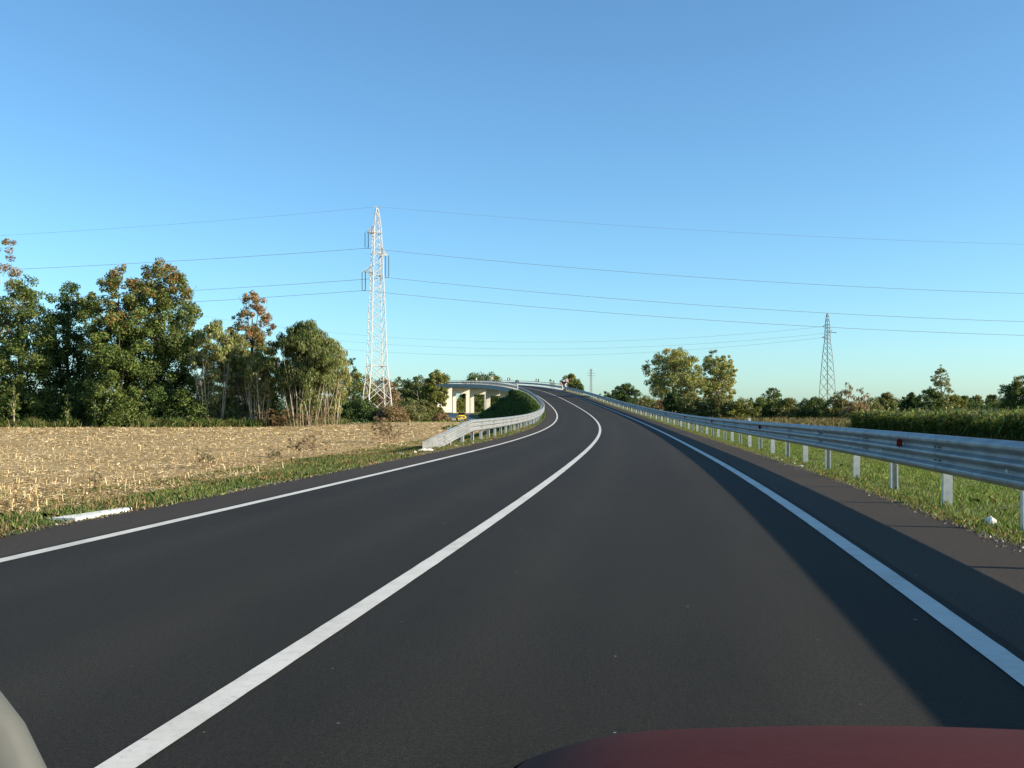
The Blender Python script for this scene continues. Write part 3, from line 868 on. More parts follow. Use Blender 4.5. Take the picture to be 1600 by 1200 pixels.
def tree(kind_name, px, halfpx, top_px, D, env, pal, n, leaf, label, cat='tree', group=None, clumps=46, stems=1, bark='bark_dark',
         clump_r=0.26, trunk_r=None, seed=0, lean=0.0, limbs=14, zoff=0.0, fill=True, hollow=0.35):
    rng = np.random.default_rng(1000 + seed)
    x0 = pxw(px, D); z0 = gz(x0, D) + zoff
    Ht = pzw(top_px, D) - z0; W = halfpx / 1600 * D * (1.10 if fill else 1.0)
    root = empty(kind_name, (x0, D, z0), 0, label, cat, group)
    e = ENV[env]; eh = [q[0] for q in e]; er = [q[1] for q in e]
    C = []; R = []
    while len(C) < clumps:
        h = rng.uniform(eh[0], 1.0)
        rr = np.interp(h, eh, er)
        if rng.random() > rr: continue
        a = rng.uniform(0, 2 * math.pi); q = (hollow + (1 - hollow) * math.sqrt(rng.random())) * rr
        cr = W * clump_r * rng.uniform(0.55, 1.25) * (0.55 + 0.45 * rr)
        rad = max(0, W * q - cr * 0.75)
        C.append((math.cos(a) * rad + lean * W * h, math.sin(a) * rad * 0.9, max(cr * 0.3, Ht * h - cr * 0.6)))
        R.append(cr)
    C = np.array(C); R = np.array(R)
    nbig = len(C)
    if fill:
        C2 = []; R2 = []
        while len(C2) < clumps * 4:
            h = rng.uniform(eh[0] * 0.8, 1.0); rr = np.interp(h, eh, er)
            if rng.random() > rr ** 1.3: continue
            a = rng.uniform(0, 2 * math.pi); q = rng.random() ** 0.45 * rr
            cr = W * clump_r * rng.uniform(0.3, 0.65)
            # a lumpy outline: the envelope swells and shrinks around the crown
            lump = 1 + 0.16 * math.sin(3 * a + seed * 1.7 + 5 * h) + 0.10 * math.sin(7 * h * 3 + a * 2 + seed)
            C2.append((math.cos(a) * W * q * lump * 0.92 + lean * W * h, math.sin(a) * W * q * lump * 0.85, max(0.2, Ht * h - cr * 0.5))); R2.append(cr)
        C = np.concatenate([C, C2]); R = np.concatenate([R, R2])
    dens, lsz = (1.0, 1.0) if not fill else ((3.6, 0.66) if D < 130 else (4.0, 0.66))
    if env == 'vase': lsz *= 1.9
    V, P, idx = leaves_from(C, R, int(n * dens), leaf * lsz, rng, pointy=0.22 if env == 'vase' else 0.6, vert=0.75 if env == 'vase' else 0.0)
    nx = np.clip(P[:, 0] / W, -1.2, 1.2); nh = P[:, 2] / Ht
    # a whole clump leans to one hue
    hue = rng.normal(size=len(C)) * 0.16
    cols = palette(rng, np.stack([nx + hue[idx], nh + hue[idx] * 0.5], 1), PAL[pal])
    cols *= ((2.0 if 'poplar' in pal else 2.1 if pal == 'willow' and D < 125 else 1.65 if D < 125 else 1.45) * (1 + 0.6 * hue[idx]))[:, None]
    me = np_mesh('crown', V, 4, cols)
    link_mesh('crown', me, M['leaf'], root)
    # trunk(s) and limbs
    mb = MB(); tr = trunk_r or max(0.07, Ht * 0.017)
    th = Ht * (0.8 if stems == 1 else 0.62)
    order = rng.permutation(nbig)
    if stems == 1:
        bend = rng.normal(size=2) * W * 0.05
        pts = [Vector((bend[0] * math.sin(t * 2.5) + lean * W * t * 0.8, bend[1] * math.sin(t * 3), th * t - 0.25 * (t == 0))) for t in np.linspace(0, 1, 7)]
        mb.tube(pts, [tr * (1.15 - 0.95 * t) for t in np.linspace(0, 1, 7)], 7)
        for i in order[:limbs]:
            c = Vector(C[i]); hb = min(c.z * 0.62, th * 0.92); b = Vector(pts[0]).lerp(pts[-1], max(0.12, hb / th)); 
            k = max(1, min(5, int(hb / th * 6))); b = pts[k].copy()
            if b.z > c.z: b = pts[max(1, k - 1)].copy()
            m = b.lerp(c, 0.5) + Vector((0, 0, -0.06 * (c - b).length))
            mb.tube([b, m, c], [tr * 0.42, tr * 0.26, tr * 0.08], 5)
            for _ in range(2):
                j = c + Vector(rng.normal(size=3)) * R[i] * 0.8
                mb.tube([m.lerp(c, 0.6), j], [tr * 0.14, tr * 0.04], 4)
    else:
        for k in range(stems):
            a = rng.uniform(0, 2 * math.pi); q = math.sqrt(rng.random()) * W
            b = Vector((math.cos(a) * q * 0.55, -abs(math.sin(a)) * q * 0.6 if k % 3 else math.sin(a) * q * 0.5, -0.2))
            hh = th * rng.uniform(0.6, 1.15)
            rr = np.interp(min(0.95, hh / Ht), eh, er) * W
            tpt = Vector((b.x * 1.1 + rng.normal() * 0.16 * W + 0.35 * b.x, b.y * 1.3 + rng.normal() * 0.12 * W, hh))
            m = b.lerp(tpt, 0.5) + Vector((rng.normal() * 0.05 * W, 0, 0))
            t_ = tr * rng.uniform(0.5, 1.1)
            mb.tube([(0, 0, -0.35), (b.x, b.y, -0.22)], [t_ * 1.2, t_], 5)       # shared root stool
            mb.tube([b, m, tpt], [t_, t_ * 0.7, t_ * 0.2], 5)
            for _ in range(4):
                u = rng.uniform(0.45, 0.95); c = b.lerp(tpt, u)
                j = c + Vector((rng.normal() * 0.12 * W, rng.normal() * 0.12 * W, rng.uniform(0.05, 0.15) * Ht))
                mb.tube([c, j], [t_ * 0.35, t_ * 0.08], 4)
    mb.build('trunk', M[bark], root, smooth=True)
    return root

# left row along the field (distance about 115 m)
GL = 'trees along the far edge of the stubble field'
LT = [
 ('broadleaf_tree', -8, 62, 356, 118, 'broad', 'sparse_red', 6000, .30, 'tall sparse reddish tree cut by the left frame edge', 40, .20),
 ('broadleaf_tree', 34, 64, 430, 113, 'broad', 'mid', 9500, .36, 'dense green tree beside the left frame edge, in front of a sparse reddish one', 52, .26),
 ('broadleaf_tree', 108, 52, 440, 119, 'broad', 'dark', 10500, .36, 'narrow dark green tree left of the two tallest broadleaf trees', 44, .30),
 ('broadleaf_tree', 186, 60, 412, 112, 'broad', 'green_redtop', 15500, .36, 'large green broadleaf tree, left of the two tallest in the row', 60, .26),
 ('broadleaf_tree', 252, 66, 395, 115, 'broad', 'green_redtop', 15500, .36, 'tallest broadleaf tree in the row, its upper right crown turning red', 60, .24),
 ('broadleaf_tree', 394, 41, 452, 122, 'broad', 'redcrown', 9500, .30, 'broadleaf tree with a rusty red crown above pale willow stems', 60, .24),
]
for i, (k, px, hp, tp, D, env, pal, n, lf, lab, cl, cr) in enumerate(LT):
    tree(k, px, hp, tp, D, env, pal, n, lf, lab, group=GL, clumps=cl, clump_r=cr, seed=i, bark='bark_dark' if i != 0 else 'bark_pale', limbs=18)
LW = [
 ('willow', 334, 34, 500, 113, 'vase', 'willow', 5600, .26, 'grey green willow with many thin pale stems, right of the tallest tree', 40, .30, 14),
 ('willow', 372, 34, 520, 116, 'vase', 'willow', 6000, .26, 'willow with bare pale stems under the rusty red crown', 36, .30, 14),
 ('willow', 408, 26, 545, 112, 'vase', 'willow', 4200, .25, 'low thin willow with upright pale stems between two bushier trees', 30, .34, 10),
 ('willow', 476, 50, 499, 112, 'vase', 'willow_dark', 13500, .30, 'big round dark green willow with fanned pale stems at the end of the row', 56, .30, 14),
 ('willow', 515, 34, 528, 121, 'vase', 'willow', 6000, .25, 'feathery grey willow at the right end of the row beside the pylon', 38, .30, 9),
]
for i, (k, px, hp, tp, D, env, pal, n, lf, lab, cl, cr, st) in enumerate(LW):
    tree(k, px, hp, tp, D, env, pal, n, lf, lab, group=GL, clumps=cl, clump_r=cr, seed=30 + i, stems=int(st * 1.7), bark='bark_pale', trunk_r=0.065)
# undergrowth below the row
UG = [(20, 40, 588, 112.5, 'dark'), (75, 34, 602, 113, 'mid'), (135, 40, 580, 114.5, 'dark'), (195, 36, 606, 110.5, 'mid'), (250, 40, 584, 113.5, 'dark'), (300, 34, 598, 113, 'mid'), (350, 30, 618, 114.8, 'willow'), (430, 34, 600, 116, 'dark')]
UL = ['dark leafy bush at the foot of the row beside the left frame edge', 'green bush at the foot of the narrow dark tree', 'green bush at the foot of the row, left of the large green tree',
      'low bright bush under the large green tree', 'dark bush under the tallest tree', 'green bush right of the tallest tree trunk', 'low bush among the pale willow stems', 'dark bush at the foot of the rusty crowned tree']
for i, ((px, hp, tp, D, pal), lab) in enumerate(zip(UG, UL)):
    tree('bush', px, hp * 1.15, tp, D, 'bush', pal, 3200, .30, lab, 'bush', 'bushes under the row of trees', clumps=26, clump_r=.4, seed=60 + i, limbs=6, trunk_r=0.05, hollow=0.1)
# saplings in front of the row
for i, (px, tp, lab) in enumerate([(22, 585, 'thin pale forked sapling trunk in front of the row near the left edge'), (105, 605, 'slim pale sapling stem in front of the narrow dark tree'), (150, 612, 'slim pale sapling stem in front of the large green tree')]):
    tree('sapling', px, 9, tp, 109, 'column', 'mid', 260, .24, lab, 'sapling', None, clumps=8, clump_r=.5, seed=80 + i, bark='bark_pale', trunk_r=.09, limbs=4)
# around the pylon and up to the bridge
PB = [
 ('birch', 548, 14, 546, 185, 'column', 'dark', 420, .42, 'slender pale trunked birch with few leaves left of the pylon', 'tree', 9, .40, 1, 'bark_pale'),
 ('tree', 556, 34, 575, 190, 'broad', 'yellowgreen', 4200, .42, 'olive tree with thin trunks behind the left pylon leg', 'tree', 36, .28, 8, 'bark_pale'),
 ('tree', 600, 30, 588, 200, 'broad', 'brown', 2600, .40, 'brownish thin tree behind the pylon base', 'tree', 30, .28, 8, 'bark_pale'),
 ('tree', 628, 26, 582, 205, 'broad', 'mid', 3400, .42, 'dark green tree just right of the pylon base', 'tree', 30, .3, 1, 'bark_dark'),
 ('tree', 655, 30, 585, 185, 'broad', 'willow_dark', 4200, .40, 'olive green tree between the pylon and the bridge', 'tree', 34, .3, 7, 'bark_pale'),
 ('tree', 679, 21, 578, 178, 'broad', 'yellowgreen', 5200, .38, 'yellow green tree hiding the left end of the bridge', 'tree', 36, .3, 1, 'bark_dark'),
 ('bush', 520, 40, 618, 160, 'bush', 'mid', 3600, .36, 'green bush left of the pylon base', 'bush', 28, .36, 1, 'bark_dark'),
 ('bush', 566, 36, 622, 158, 'bush', 'dark', 3600, .36, 'dark green bush in front of the pylon base', 'bush', 28, .36, 1, 'bark_dark'),
 ('bush', 612, 28, 631, 156, 'bush', 'brown', 2400, .34, 'reddish brown bush at the right foot of the pylon', 'bush', 24, .36, 1, 'bark_dark'),
 ('bush', 640, 30, 622, 160, 'bush', 'willow', 3000, .34, 'grey green bush right of the reddish one', 'bush', 26, .36, 6, 'bark_pale'),
 ('bush', 664, 20, 624, 162, 'bush', 'hedge', 2600, .34, 'olive bush beside the bridge wall', 'bush', 24, .36, 5, 'bark_pale'),
 ('bush', 690, 15, 643, 158, 'bush', 'brown', 900, .30, 'low brown bush next to the pale side road', 'bush', 14, .4, 1, 'bark_dark'),
]
for i, (k, px, hp, tp, D, env, pal, n, lf, lab, cat, cl, cr, st, bk) in enumerate(PB):
    tree(k, px, hp, tp, D, env, pal, n, lf, lab, cat, None, clumps=cl, clump_r=cr, seed=100 + i, stems=st, bark=bk, trunk_r=.10)
# beyond and under the bridge
BB = [
 ('tree', 755, 33, 574, 500, 'broad', 'mid', 4200, 1.0, 'broad dark green trees behind the bridge, left of its middle', 34, .34),
 ('tree', 738, 20, 583, 490, 'broad', 'dark', 2200, 1.0, 'dark tree left of the broad one behind the bridge', 24, .36),
 ('tree', 776, 12, 586, 520, 'round', 'yellowgreen', 1000, .9, 'small olive tree right of the broad one behind the bridge', 16, .4),
 ('tree', 686, 24, 577, 470, 'broad', 'yellowgreen', 2600, 1.0, 'yellowish tree behind the left end of the bridge', 28, .36),
 ('tree', 893, 21, 582, 330, 'broad', 'yellowgreen', 4200, .60, 'rounded tree behind the right bridge end', 34, .32),
 ('tree', 902, 12, 590, 326, 'broad', 'dark', 1500, .6, 'dark tree in front of the rounded one at the right bridge end', 18, .4),
 ('tree', 862, 8, 592, 420, 'round', 'yellowgreen', 600, .8, 'small yellowish tree behind the outer railing', 12, .42),
 ('bush', 668, 34, 618, 450, 'bush', 'mid', 1500, .9, 'green thicket seen behind the far bridge wall', 18, .4),
 ('bush', 718, 20, 620, 445, 'bush', 'yellowgreen', 2600, .8, 'bright olive thicket seen through the left bridge opening', 22, .4),
 ('bush', 748, 20, 617, 450, 'bush', 'mid', 2600, .8, 'dark olive thicket seen through the right bridge opening', 22, .4),
 ('bush', 780, 24, 610, 455, 'bush', 'mid', 1500, .9, 'green thicket behind the embankment end', 18, .4),
]
for i, (k, px, hp, tp, D, env, pal, n, lf, lab, cl, cr) in enumerate(BB):
    tree(k, px, hp, tp, D, env, pal, n, lf, lab, 'bush' if k == 'bush' else 'tree', None, clumps=cl, clump_r=cr, seed=140 + i, limbs=8)

# right side
RT = [
 ('poplar', 1056, 47, 541, 195, 'poplarcrown', 'poplar', 7600, .42, 'large round poplar with a yellowing top, left of the pair', 'tree', 58, .20, 1, 'bark_dark', 26),
 ('poplar', 1121, 32, 545, 200, 'poplarcrown', 'poplar_yellow', 5600, .42, 'poplar with yellow right side, right of the pair', 'tree', 46, .22, 1, 'bark_pale', 22),
 ('tree', 962, 12, 603, 330, 'broad', 'dark', 1500, .55, 'small dark tree behind the right rail, left of a pointed dark one', 'tree', 18, .4, 1, 'bark_dark', 6),
 ('tree', 980, 19, 596, 300, 'broad', 'dark', 3000, .55, 'pointed dark green tree behind the right rail', 'tree', 28, .34, 1, 'bark_dark', 8),
 ('tree', 934, 9, 610, 380, 'broad', 'yellowgreen', 700, .6, 'tiny yellowish tree beside the distant pole', 'tree', 12, .42, 1, 'bark_dark', 4),
 ('tree', 947, 9, 610, 370, 'broad', 'mid', 700, .6, 'tiny green tree right of the distant pole', 'tree', 12, .42, 1, 'bark_dark', 4),
 ('bush', 1008, 26, 616, 260, 'bush', 'hedge', 2800, .45, 'olive bush right of the pointed dark tree', 'bush', 26, .36, 1, 'bark_dark', 6),
 ('bush', 1038, 22, 622, 235, 'bush', 'brown', 2200, .42, 'brownish bush left of the large poplar', 'bush', 24, .36, 1, 'bark_dark', 6),
 ('tree', 1052, 16, 606, 190, 'column', 'dark', 2600, .36, 'dark ivy clad stump tree under the large poplar', 'tree', 22, .4, 1, 'bark_dark', 6),
 ('bush', 1084, 26, 612, 186, 'bush', 'hedge', 3600, .36, 'rusty olive bush under the large poplar', 'bush', 28, .36, 4, 'bark_pale', 6),
 ('bush', 1122, 26, 615, 184, 'bush', 'hedge', 3400, .36, 'olive bush under the yellow sided poplar', 'bush', 28, .36, 4, 'bark_pale', 6),
 ('bush', 1158, 26, 620, 182, 'bush', 'yellowgreen', 3400, .36, 'yellow green bush right of the poplar pair', 'bush', 28, .36, 1, 'bark_dark', 6),
 ('tree', 1209, 17, 601, 230, 'broad', 'mid', 2000, .42, 'small bushy tree between the poplars and the grey pylon', 'tree', 22, .38, 1, 'bark_dark', 6),
 ('bush', 1192, 24, 618, 184, 'bush', 'mid', 3000, .36, 'mid green bush in front of the small bushy tree', 'bush', 26, .36, 1, 'bark_dark', 6),
 ('bush', 1232, 28, 620, 182, 'bush', 'hedge', 3400, .36, 'olive bush left of the grey pylon', 'bush', 28, .36, 1, 'bark_dark', 6),
 ('bush', 1272, 26, 619, 182, 'bush', 'mid', 3200, .36, 'green bush at the left foot of the grey pylon', 'bush', 28, .36, 1, 'bark_dark', 6),
 ('bush', 1308, 24, 617, 178, 'bush', 'yellowgreen', 3000, .36, 'yellow green bush at the right foot of the grey pylon', 'bush', 26, .36, 1, 'bark_dark', 6),
 ('bush', 1338, 22, 625, 172, 'bush', 'brown', 2000, .34, 'thin brownish bush with pale stems left of the crop', 'bush', 22, .38, 8, 'bark_pale', 6),
 ('sapling', 1322, 16, 597, 176, 'vase', 'sparse_red', 130, .50, 'sparse sapling with a few reddish leaves next to the grey pylon', 'sapling', 9, .34, 3, 'bark_pale', 6),
 ('sapling', 1346, 14, 603, 178, 'vase', 'sparse_red', 90, .50, 'nearly bare sapling right of the sparse reddish one', 'sapling', 8, .34, 3, 'bark_pale', 6),
 ('bush', 1364, 22, 620, 190, 'bush', 'willow', 2600, .36, 'grey green bush behind the crop', 'bush', 24, .36, 1, 'bark_dark', 6),
 ('tree', 1385, 20, 612, 200, 'broad', 'hedge', 2800, .40, 'olive tree behind the crop', 'tree', 26, .36, 1, 'bark_dark', 6),
 ('tree', 1424, 20, 613, 180, 'broad', 'dark', 3200, .38, 'low dark tree left of the wispy tall one', 'tree', 26, .36, 1, 'bark_dark', 6),
 ('tree', 1470, 17, 569, 165, 'column', 'willow', 1500, .32, 'wispy tall tree with airy crown behind the crop', 'tree', 34, .30, 1, 'bark_dark', 22),
 ('tree', 1452, 20, 604, 163, 'broad', 'dark', 2600, .34, 'dark leafy bush tree hugging the wispy tall one', 'tree', 26, .36, 1, 'bark_dark', 8),
 ('tree', 1490, 19, 614, 210, 'round', 'yellowgreen', 2200, .42, 'round olive tree right of the wispy tall one', 'tree', 24, .38, 1, 'bark_dark', 6),
 ('tree', 1508, 11, 618, 420, 'round', 'dark', 900, .8, 'distant round dark tree on the horizon', 'tree', 14, .44, 1, 'bark_dark', 5),
 ('tree', 1526, 11, 616, 420, 'round', 'yellowgreen', 900, .8, 'distant round tree with a yellowish crown', 'tree', 14, .44, 1, 'bark_dark', 5),
 ('tree', 1548, 9, 616, 420, 'round', 'yellowgreen', 800, .8, 'distant round yellow tree nearest the right frame edge', 'tree', 12, .44, 1, 'bark_dark', 5),
 ('bush', 1520, 40, 628, 300, 'bush', 'dark', 2600, .6, 'dark thicket below the distant round trees', 'bush', 26, .36, 1, 'bark_dark', 5),
 ('bush', 1560, 26, 626, 240, 'bush', 'mid', 2200, .45, 'green thicket left of the tree at the right frame edge', 'bush', 24, .36, 1, 'bark_dark', 5),
 ('tree', 1596, 36, 586, 150, 'broad', 'green_redtop', 6500, .32, 'dark tree cut by the right frame edge', 'tree', 44, .28, 1, 'bark_dark', 14),
]
for i, (k, px, hp, tp, D, env, pal, n, lf, lab, cat, cl, cr, st, bk, lb) in enumerate(RT):
    tree(k, px, hp, tp, D, env, pal, n, lf, lab, cat, None, clumps=cl, clump_r=cr, seed=200 + i, stems=st, bark=bk, limbs=lb, trunk_r=None if st == 1 else .07)
# distant wood along the horizon: one mass
rng = np.random.default_rng(5)
C = []; R = []
for x in np.arange(-900, 1000, 6.0):
    y = 680 + 60 * math.sin(x * 0.011) + rng.normal() * 8
    hgt = 6 + 2.5 * math.sin(x * 0.05) + 2 * rng.random()
    for q in range(3):
        C.append((x + rng.normal() * 2, y + rng.normal() * 3, gz(x, y) + hgt * (0.25 + 0.32 * q))); R.append(3.2 - 0.4 * q)
V, P, idx = leaves_from(C, R, 26000, 1.9, rng)
cols = palette(rng, np.stack([np.zeros(len(P)), np.full(len(P), .5)], 1), PAL['mid'])
tag(link_mesh('distant_wood', np_mesh('distant_wood', V, 4, cols), M['leaf']), 'far off line of trees along the horizon', 'wood', None, 'stuff')

# standing maize on the right
rng = np.random.default_rng(9)
fa, fb = np.array([23.2, 70.0]), np.array([25.6, 50.0])
n = 19000
u = rng.random(n); v = rng.random(n) ** 2.0 * 60
rowdir = (fb - fa) / np.linalg.norm(fb - fa); back_ = np.array([0.80, 0.60])
u2 = u * 1.55
bx = fa[0] + (fb[0] - fa[0]) * u2 + back_[0] * v; by = fa[1] + (fb[1] - fa[1]) * u2 + back_[1] * v
hgt = 1.50 + 0.16 * rng.normal(size=n) + 0.12 * np.sin(bx * 1.3) * np.sin(by * .9)
base = np.stack([bx, by, np.full(n, -0.62)], 1)
# leaves: arched blades hanging from the stalk
k = 3
Pb = np.repeat(base, k, 0); hh = np.repeat(hgt, k) * rng.uniform(0.25, 0.95, n * k)
ang = rng.uniform(0, 2 * math.pi, n * k); dx = np.cos(ang); dy = np.sin(ang)
L = rng.uniform(0.35, 0.75, n * k); wd = 0.045
root_ = Pb + np.stack([np.zeros(n * k), np.zeros(n * k), hh], 1)
midp = root_ + np.stack([dx * L * .5, dy * L * .5, L * 0.45], 1)
tipp = root_ + np.stack([dx * L, dy * L, L * rng.uniform(-.15, .5, n * k)], 1)
sx = np.stack([-dy * wd, dx * wd, np.full(n * k, 0.02)], 1)
V1 = np.stack([root_, midp + sx, tipp, midp - sx], 1).reshape(-1, 3)
st = np.stack([base + [-.015, 0, 0], base + [.015, 0, 0], base + np.stack([np.full(n, .01), np.zeros(n), hgt * 1.05], 1), base + np.stack([np.full(n, -.01), np.zeros(n), hgt * 1.05], 1)], 1).reshape(-1, 3)
c1 = palette(rng, np.stack([np.zeros(n * k), hh / 1.9], 1), [((0.17, 0.235, 0.06), one), ((0.26, 0.29, 0.09), lambda x, h: h), ((0.20, 0.19, 0.08), lambda x, h: .5 * np.clip((h - .6) * 3, 0, 1)), ((0.10, 0.16, 0.035), one)])
c2 = palette(rng, np.zeros((n, 2)), [((0.10, 0.12, 0.04), one), ((0.2, 0.17, 0.08), one)])
tag(link_mesh('standing_crop', np_mesh('standing_crop', np.concatenate([V1, st]), 4, np.concatenate([c1, c2])), M['grass']), 'tall green crop standing beyond the right guard rail', 'crop', None, 'stuff')

# grass blades
def blades(name, pts, hmin, hmax, wd, pal, seed, label, mat='grass'):
    rng = np.random.default_rng(seed); n = len(pts)
    h = rng.uniform(hmin, hmax, n) * (0.6 + 0.8 * (0.5 + 0.5 * np.sin(pts[:, 0] * 1.7) * np.sin(pts[:, 1] * 1.1 + 1)))
    a = rng.uniform(0, 2 * math.pi, n); w = wd * rng.uniform(.6, 1.5, n)
    lean = rng.normal(size=(n, 2)) * 0.45
    s_ = np.stack([np.cos(a) * w, np.sin(a) * w, np.zeros(n)], 1)
    mid = pts + np.stack([lean[:, 0] * h * .35, lean[:, 1] * h * .35, h * .6], 1)
    tip = pts + np.stack([lean[:, 0] * h, lean[:, 1] * h, h * (1 - .25 * np.abs(lean).sum(1)).clip(.3)], 1)
    V = np.stack([pts - s_, pts + s_, mid + s_ * .7, tip, mid - s_ * .7], 1).reshape(-1, 3)
    nz = np.sin(pts[:, 0] * .9 + 2 * np.sin(pts[:, 1] * .35)) * np.sin(pts[:, 1] * .6 + 1.3) + 0.6 * np.sin(pts[:, 0] * 2.3 + pts[:, 1] * 1.9)
    cols = palette(rng, np.stack([nz, np.full(n, .5)], 1), pal)
    o = link_mesh(name, np_mesh(name, V, 5, cols), M[mat])
    return tag(o, label, 'grass', None, 'stuff')
PG = [((0.085, 0.135, 0.028), lambda x, h: .8 + np.clip(-x, -.7, 1)), ((0.15, 0.175, 0.05), one), ((0.045, 0.09, 0.02), lambda x, h: .8 * one(x, h)), ((0.28, 0.20, 0.10), lambda x, h: .35 + 1.8 * np.clip(x, 0, 1)), ((0.18, 0.11, 0.06), lambda x, h: .2 + 1.0 * np.clip(x - .1, 0, 1))]
def verge_pts(side, s0, s1, o0, o1, n, seed, power=2.0):
    rng = np.random.default_rng(seed)
    s = s0 + (s1 - s0) * rng.random(n) ** power; t = rng.random(n)
    sg = np.arange(s0 - 1, s1 + 2, 1.5)
    prof = [verge_profile(side, q) for q in sg]
    offs = np.array([[p[0] for p in pr] for pr in prof]); zz = np.array([[p[1] for p in pr] for pr in prof])
    e = EDGE_L if side < 0 else EDGE_R
    o = e + o0 + (o1 - o0) * t
    i = np.clip(np.round((s - sg[0]) / 1.5).astype(int), 0, len(sg) - 1)
    z = np.array([np.interp(oo, offs[j], zz[j]) for oo, j in zip(o, i)])
    x, y = at_np(s, side * o)
    z = np.maximum(z, -0.62)
    return np.stack([x, y, z + 0.0], 1)
rg = np.random.default_rng(3)
pl_ = verge_pts(-1, 4, 80, -0.10, 6.2, 150000, 21, 1.7)
blades('verge_grass', pl_, .04, .15, .006, PG, 22, 'short mixed grass on the left verge')
pe = verge_pts(-1, 6, 75, -0.14, 0.25, 9000, 25, 1.5)
blades('verge_grass', pe, .03, .10, .008, PG, 26, 'thin grass fringe along the left asphalt edge')
pr_ = verge_pts(1, 3, 110, -0.05, 8.5, 260000, 23, 2.0)
PGR = [((0.10, 0.165, 0.032), one), ((0.17, 0.22, 0.055), one), ((0.055, 0.11, 0.02), lambda x, h: .7 * one(x, h)), ((0.24, 0.19, 0.08), lambda x, h: .15 + .6 * np.clip(x - .3, 0, 1))]
blades('verge_grass', pr_, .03, .11, .0048, PGR, 24, 'bright green grass around the posts of the right rail')
pq = verge_pts(1, 3, 90, -0.10, 0.35, 12000, 27, 1.8)
blades('verge_grass', pq, .03, .09, .006, [((0.10, 0.16, 0.03), one), ((0.26, 0.19, 0.09), one), ((0.17, 0.11, 0.06), one)], 28, 'thin grass fringe along the right asphalt edge')
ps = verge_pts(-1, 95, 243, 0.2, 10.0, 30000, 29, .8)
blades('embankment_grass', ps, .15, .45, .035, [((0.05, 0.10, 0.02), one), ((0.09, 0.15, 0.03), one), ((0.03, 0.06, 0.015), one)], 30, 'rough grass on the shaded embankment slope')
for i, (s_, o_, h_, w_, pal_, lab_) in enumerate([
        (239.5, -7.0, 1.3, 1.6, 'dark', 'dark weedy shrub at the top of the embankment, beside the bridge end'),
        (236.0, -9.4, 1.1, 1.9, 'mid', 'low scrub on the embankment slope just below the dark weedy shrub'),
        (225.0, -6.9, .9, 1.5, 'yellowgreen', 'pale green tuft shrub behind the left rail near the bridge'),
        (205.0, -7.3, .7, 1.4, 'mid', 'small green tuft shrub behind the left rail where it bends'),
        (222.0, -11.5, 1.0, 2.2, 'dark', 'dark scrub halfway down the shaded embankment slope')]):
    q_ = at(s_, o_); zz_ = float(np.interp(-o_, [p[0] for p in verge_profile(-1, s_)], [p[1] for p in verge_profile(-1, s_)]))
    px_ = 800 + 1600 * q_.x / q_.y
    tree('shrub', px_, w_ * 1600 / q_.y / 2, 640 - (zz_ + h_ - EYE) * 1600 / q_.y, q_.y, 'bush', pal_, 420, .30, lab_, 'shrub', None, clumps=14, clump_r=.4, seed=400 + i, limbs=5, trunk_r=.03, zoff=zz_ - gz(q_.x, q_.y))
# rough grass strip in front of the tree row, and beyond the right rail
n = 42000
x = rg.uniform(-75, -22, n); y = np.array([far_y(v) for v in x]) + rg.normal(size=n) * 1.3 - 0.9
blades('field_edge_grass', np.stack([x, y, np.full(n, -.62)], 1), .25, 1.15, .026, [((0.09, 0.14, 0.03), one), ((0.2, 0.16, 0.07), lambda q, h: .8 + q), ((0.06, 0.10, 0.02), one)], 31, 'rough grass strip between the stubble and the trees')
n = 14000
x = rg.uniform(-30, 0, n); y = 159 + rg.normal(size=n) * 2.4
blades('field_edge_grass', np.stack([x, y, np.full(n, -.62)], 1), .08, .3, .05, [((0.09, 0.15, 0.03), one), ((0.12, 0.16, 0.04), one)], 32, 'green grass strip along the farm track')
n = 16000
x = rg.uniform(20, 70, n); y = rg.uniform(110, 172, n)
blades('dry_grass', np.stack([x, y, np.full(n, -.62)], 1), .3, .9, .04, [((0.16, 0.125, 0.06), one), ((0.12, 0.09, 0.05), one), ((0.09, 0.11, 0.035), one)], 33, 'dry brown grass beyond the right guard rail')

def crumbs():
    rng = np.random.default_rng(55); n = 9000
    s = 3 + 70 * rng.random(n) ** 1.8; side = np.where(rng.random(n) < .6, 1, -1)
    o = np.where(side > 0, EDGE_R, EDGE_L) + rng.normal(size=n) * .07 - .01
    x, y = at_np(s, side * o); z = np.interp(s, _s, _Z) + .004
    a = rng.uniform(0, 6.28, n); r = rng.uniform(.006, .022, n)
    b = np.stack([x, y, z], 1); d1 = np.stack([np.cos(a) * r, np.sin(a) * r, 0 * a], 1); d2 = np.stack([-np.sin(a) * r * .7, np.cos(a) * r * .7, 0 * a], 1)
    up = np.stack([0 * a, 0 * a, r * .9], 1)
    V = np.stack([b - d1, b - d2, b + up, b - d1, b - d2, b + d1, b + up, b - d2, b + d1, b + d2, b + up, b + d1, b + d2, b - d1, b + up, b + d2], 1).reshape(-1, 3)
    V = np.stack([b - d1, b - d2, b + up, b - d2, b + d1, b + up, b + d1, b + d2, b + up, b + d2, b - d1, b + up], 1).reshape(-1, 3)
    cols = palette(rng, np.zeros((n, 2)), [((.16, .13, .09), one), ((.30, .27, .21), lambda q, h: .5 * one(q, h)), ((.07, .06, .05), one), ((.5, .48, .42), lambda q, h: .12 * one(q, h))])
    tag(link_mesh('edge_gravel', np_mesh('edge_gravel', V, 3, np.repeat(cols, 4, 0)), M['straw']), 'loose grit and crumbs along the asphalt edges', 'gravel', None, 'stuff')
crumbs()

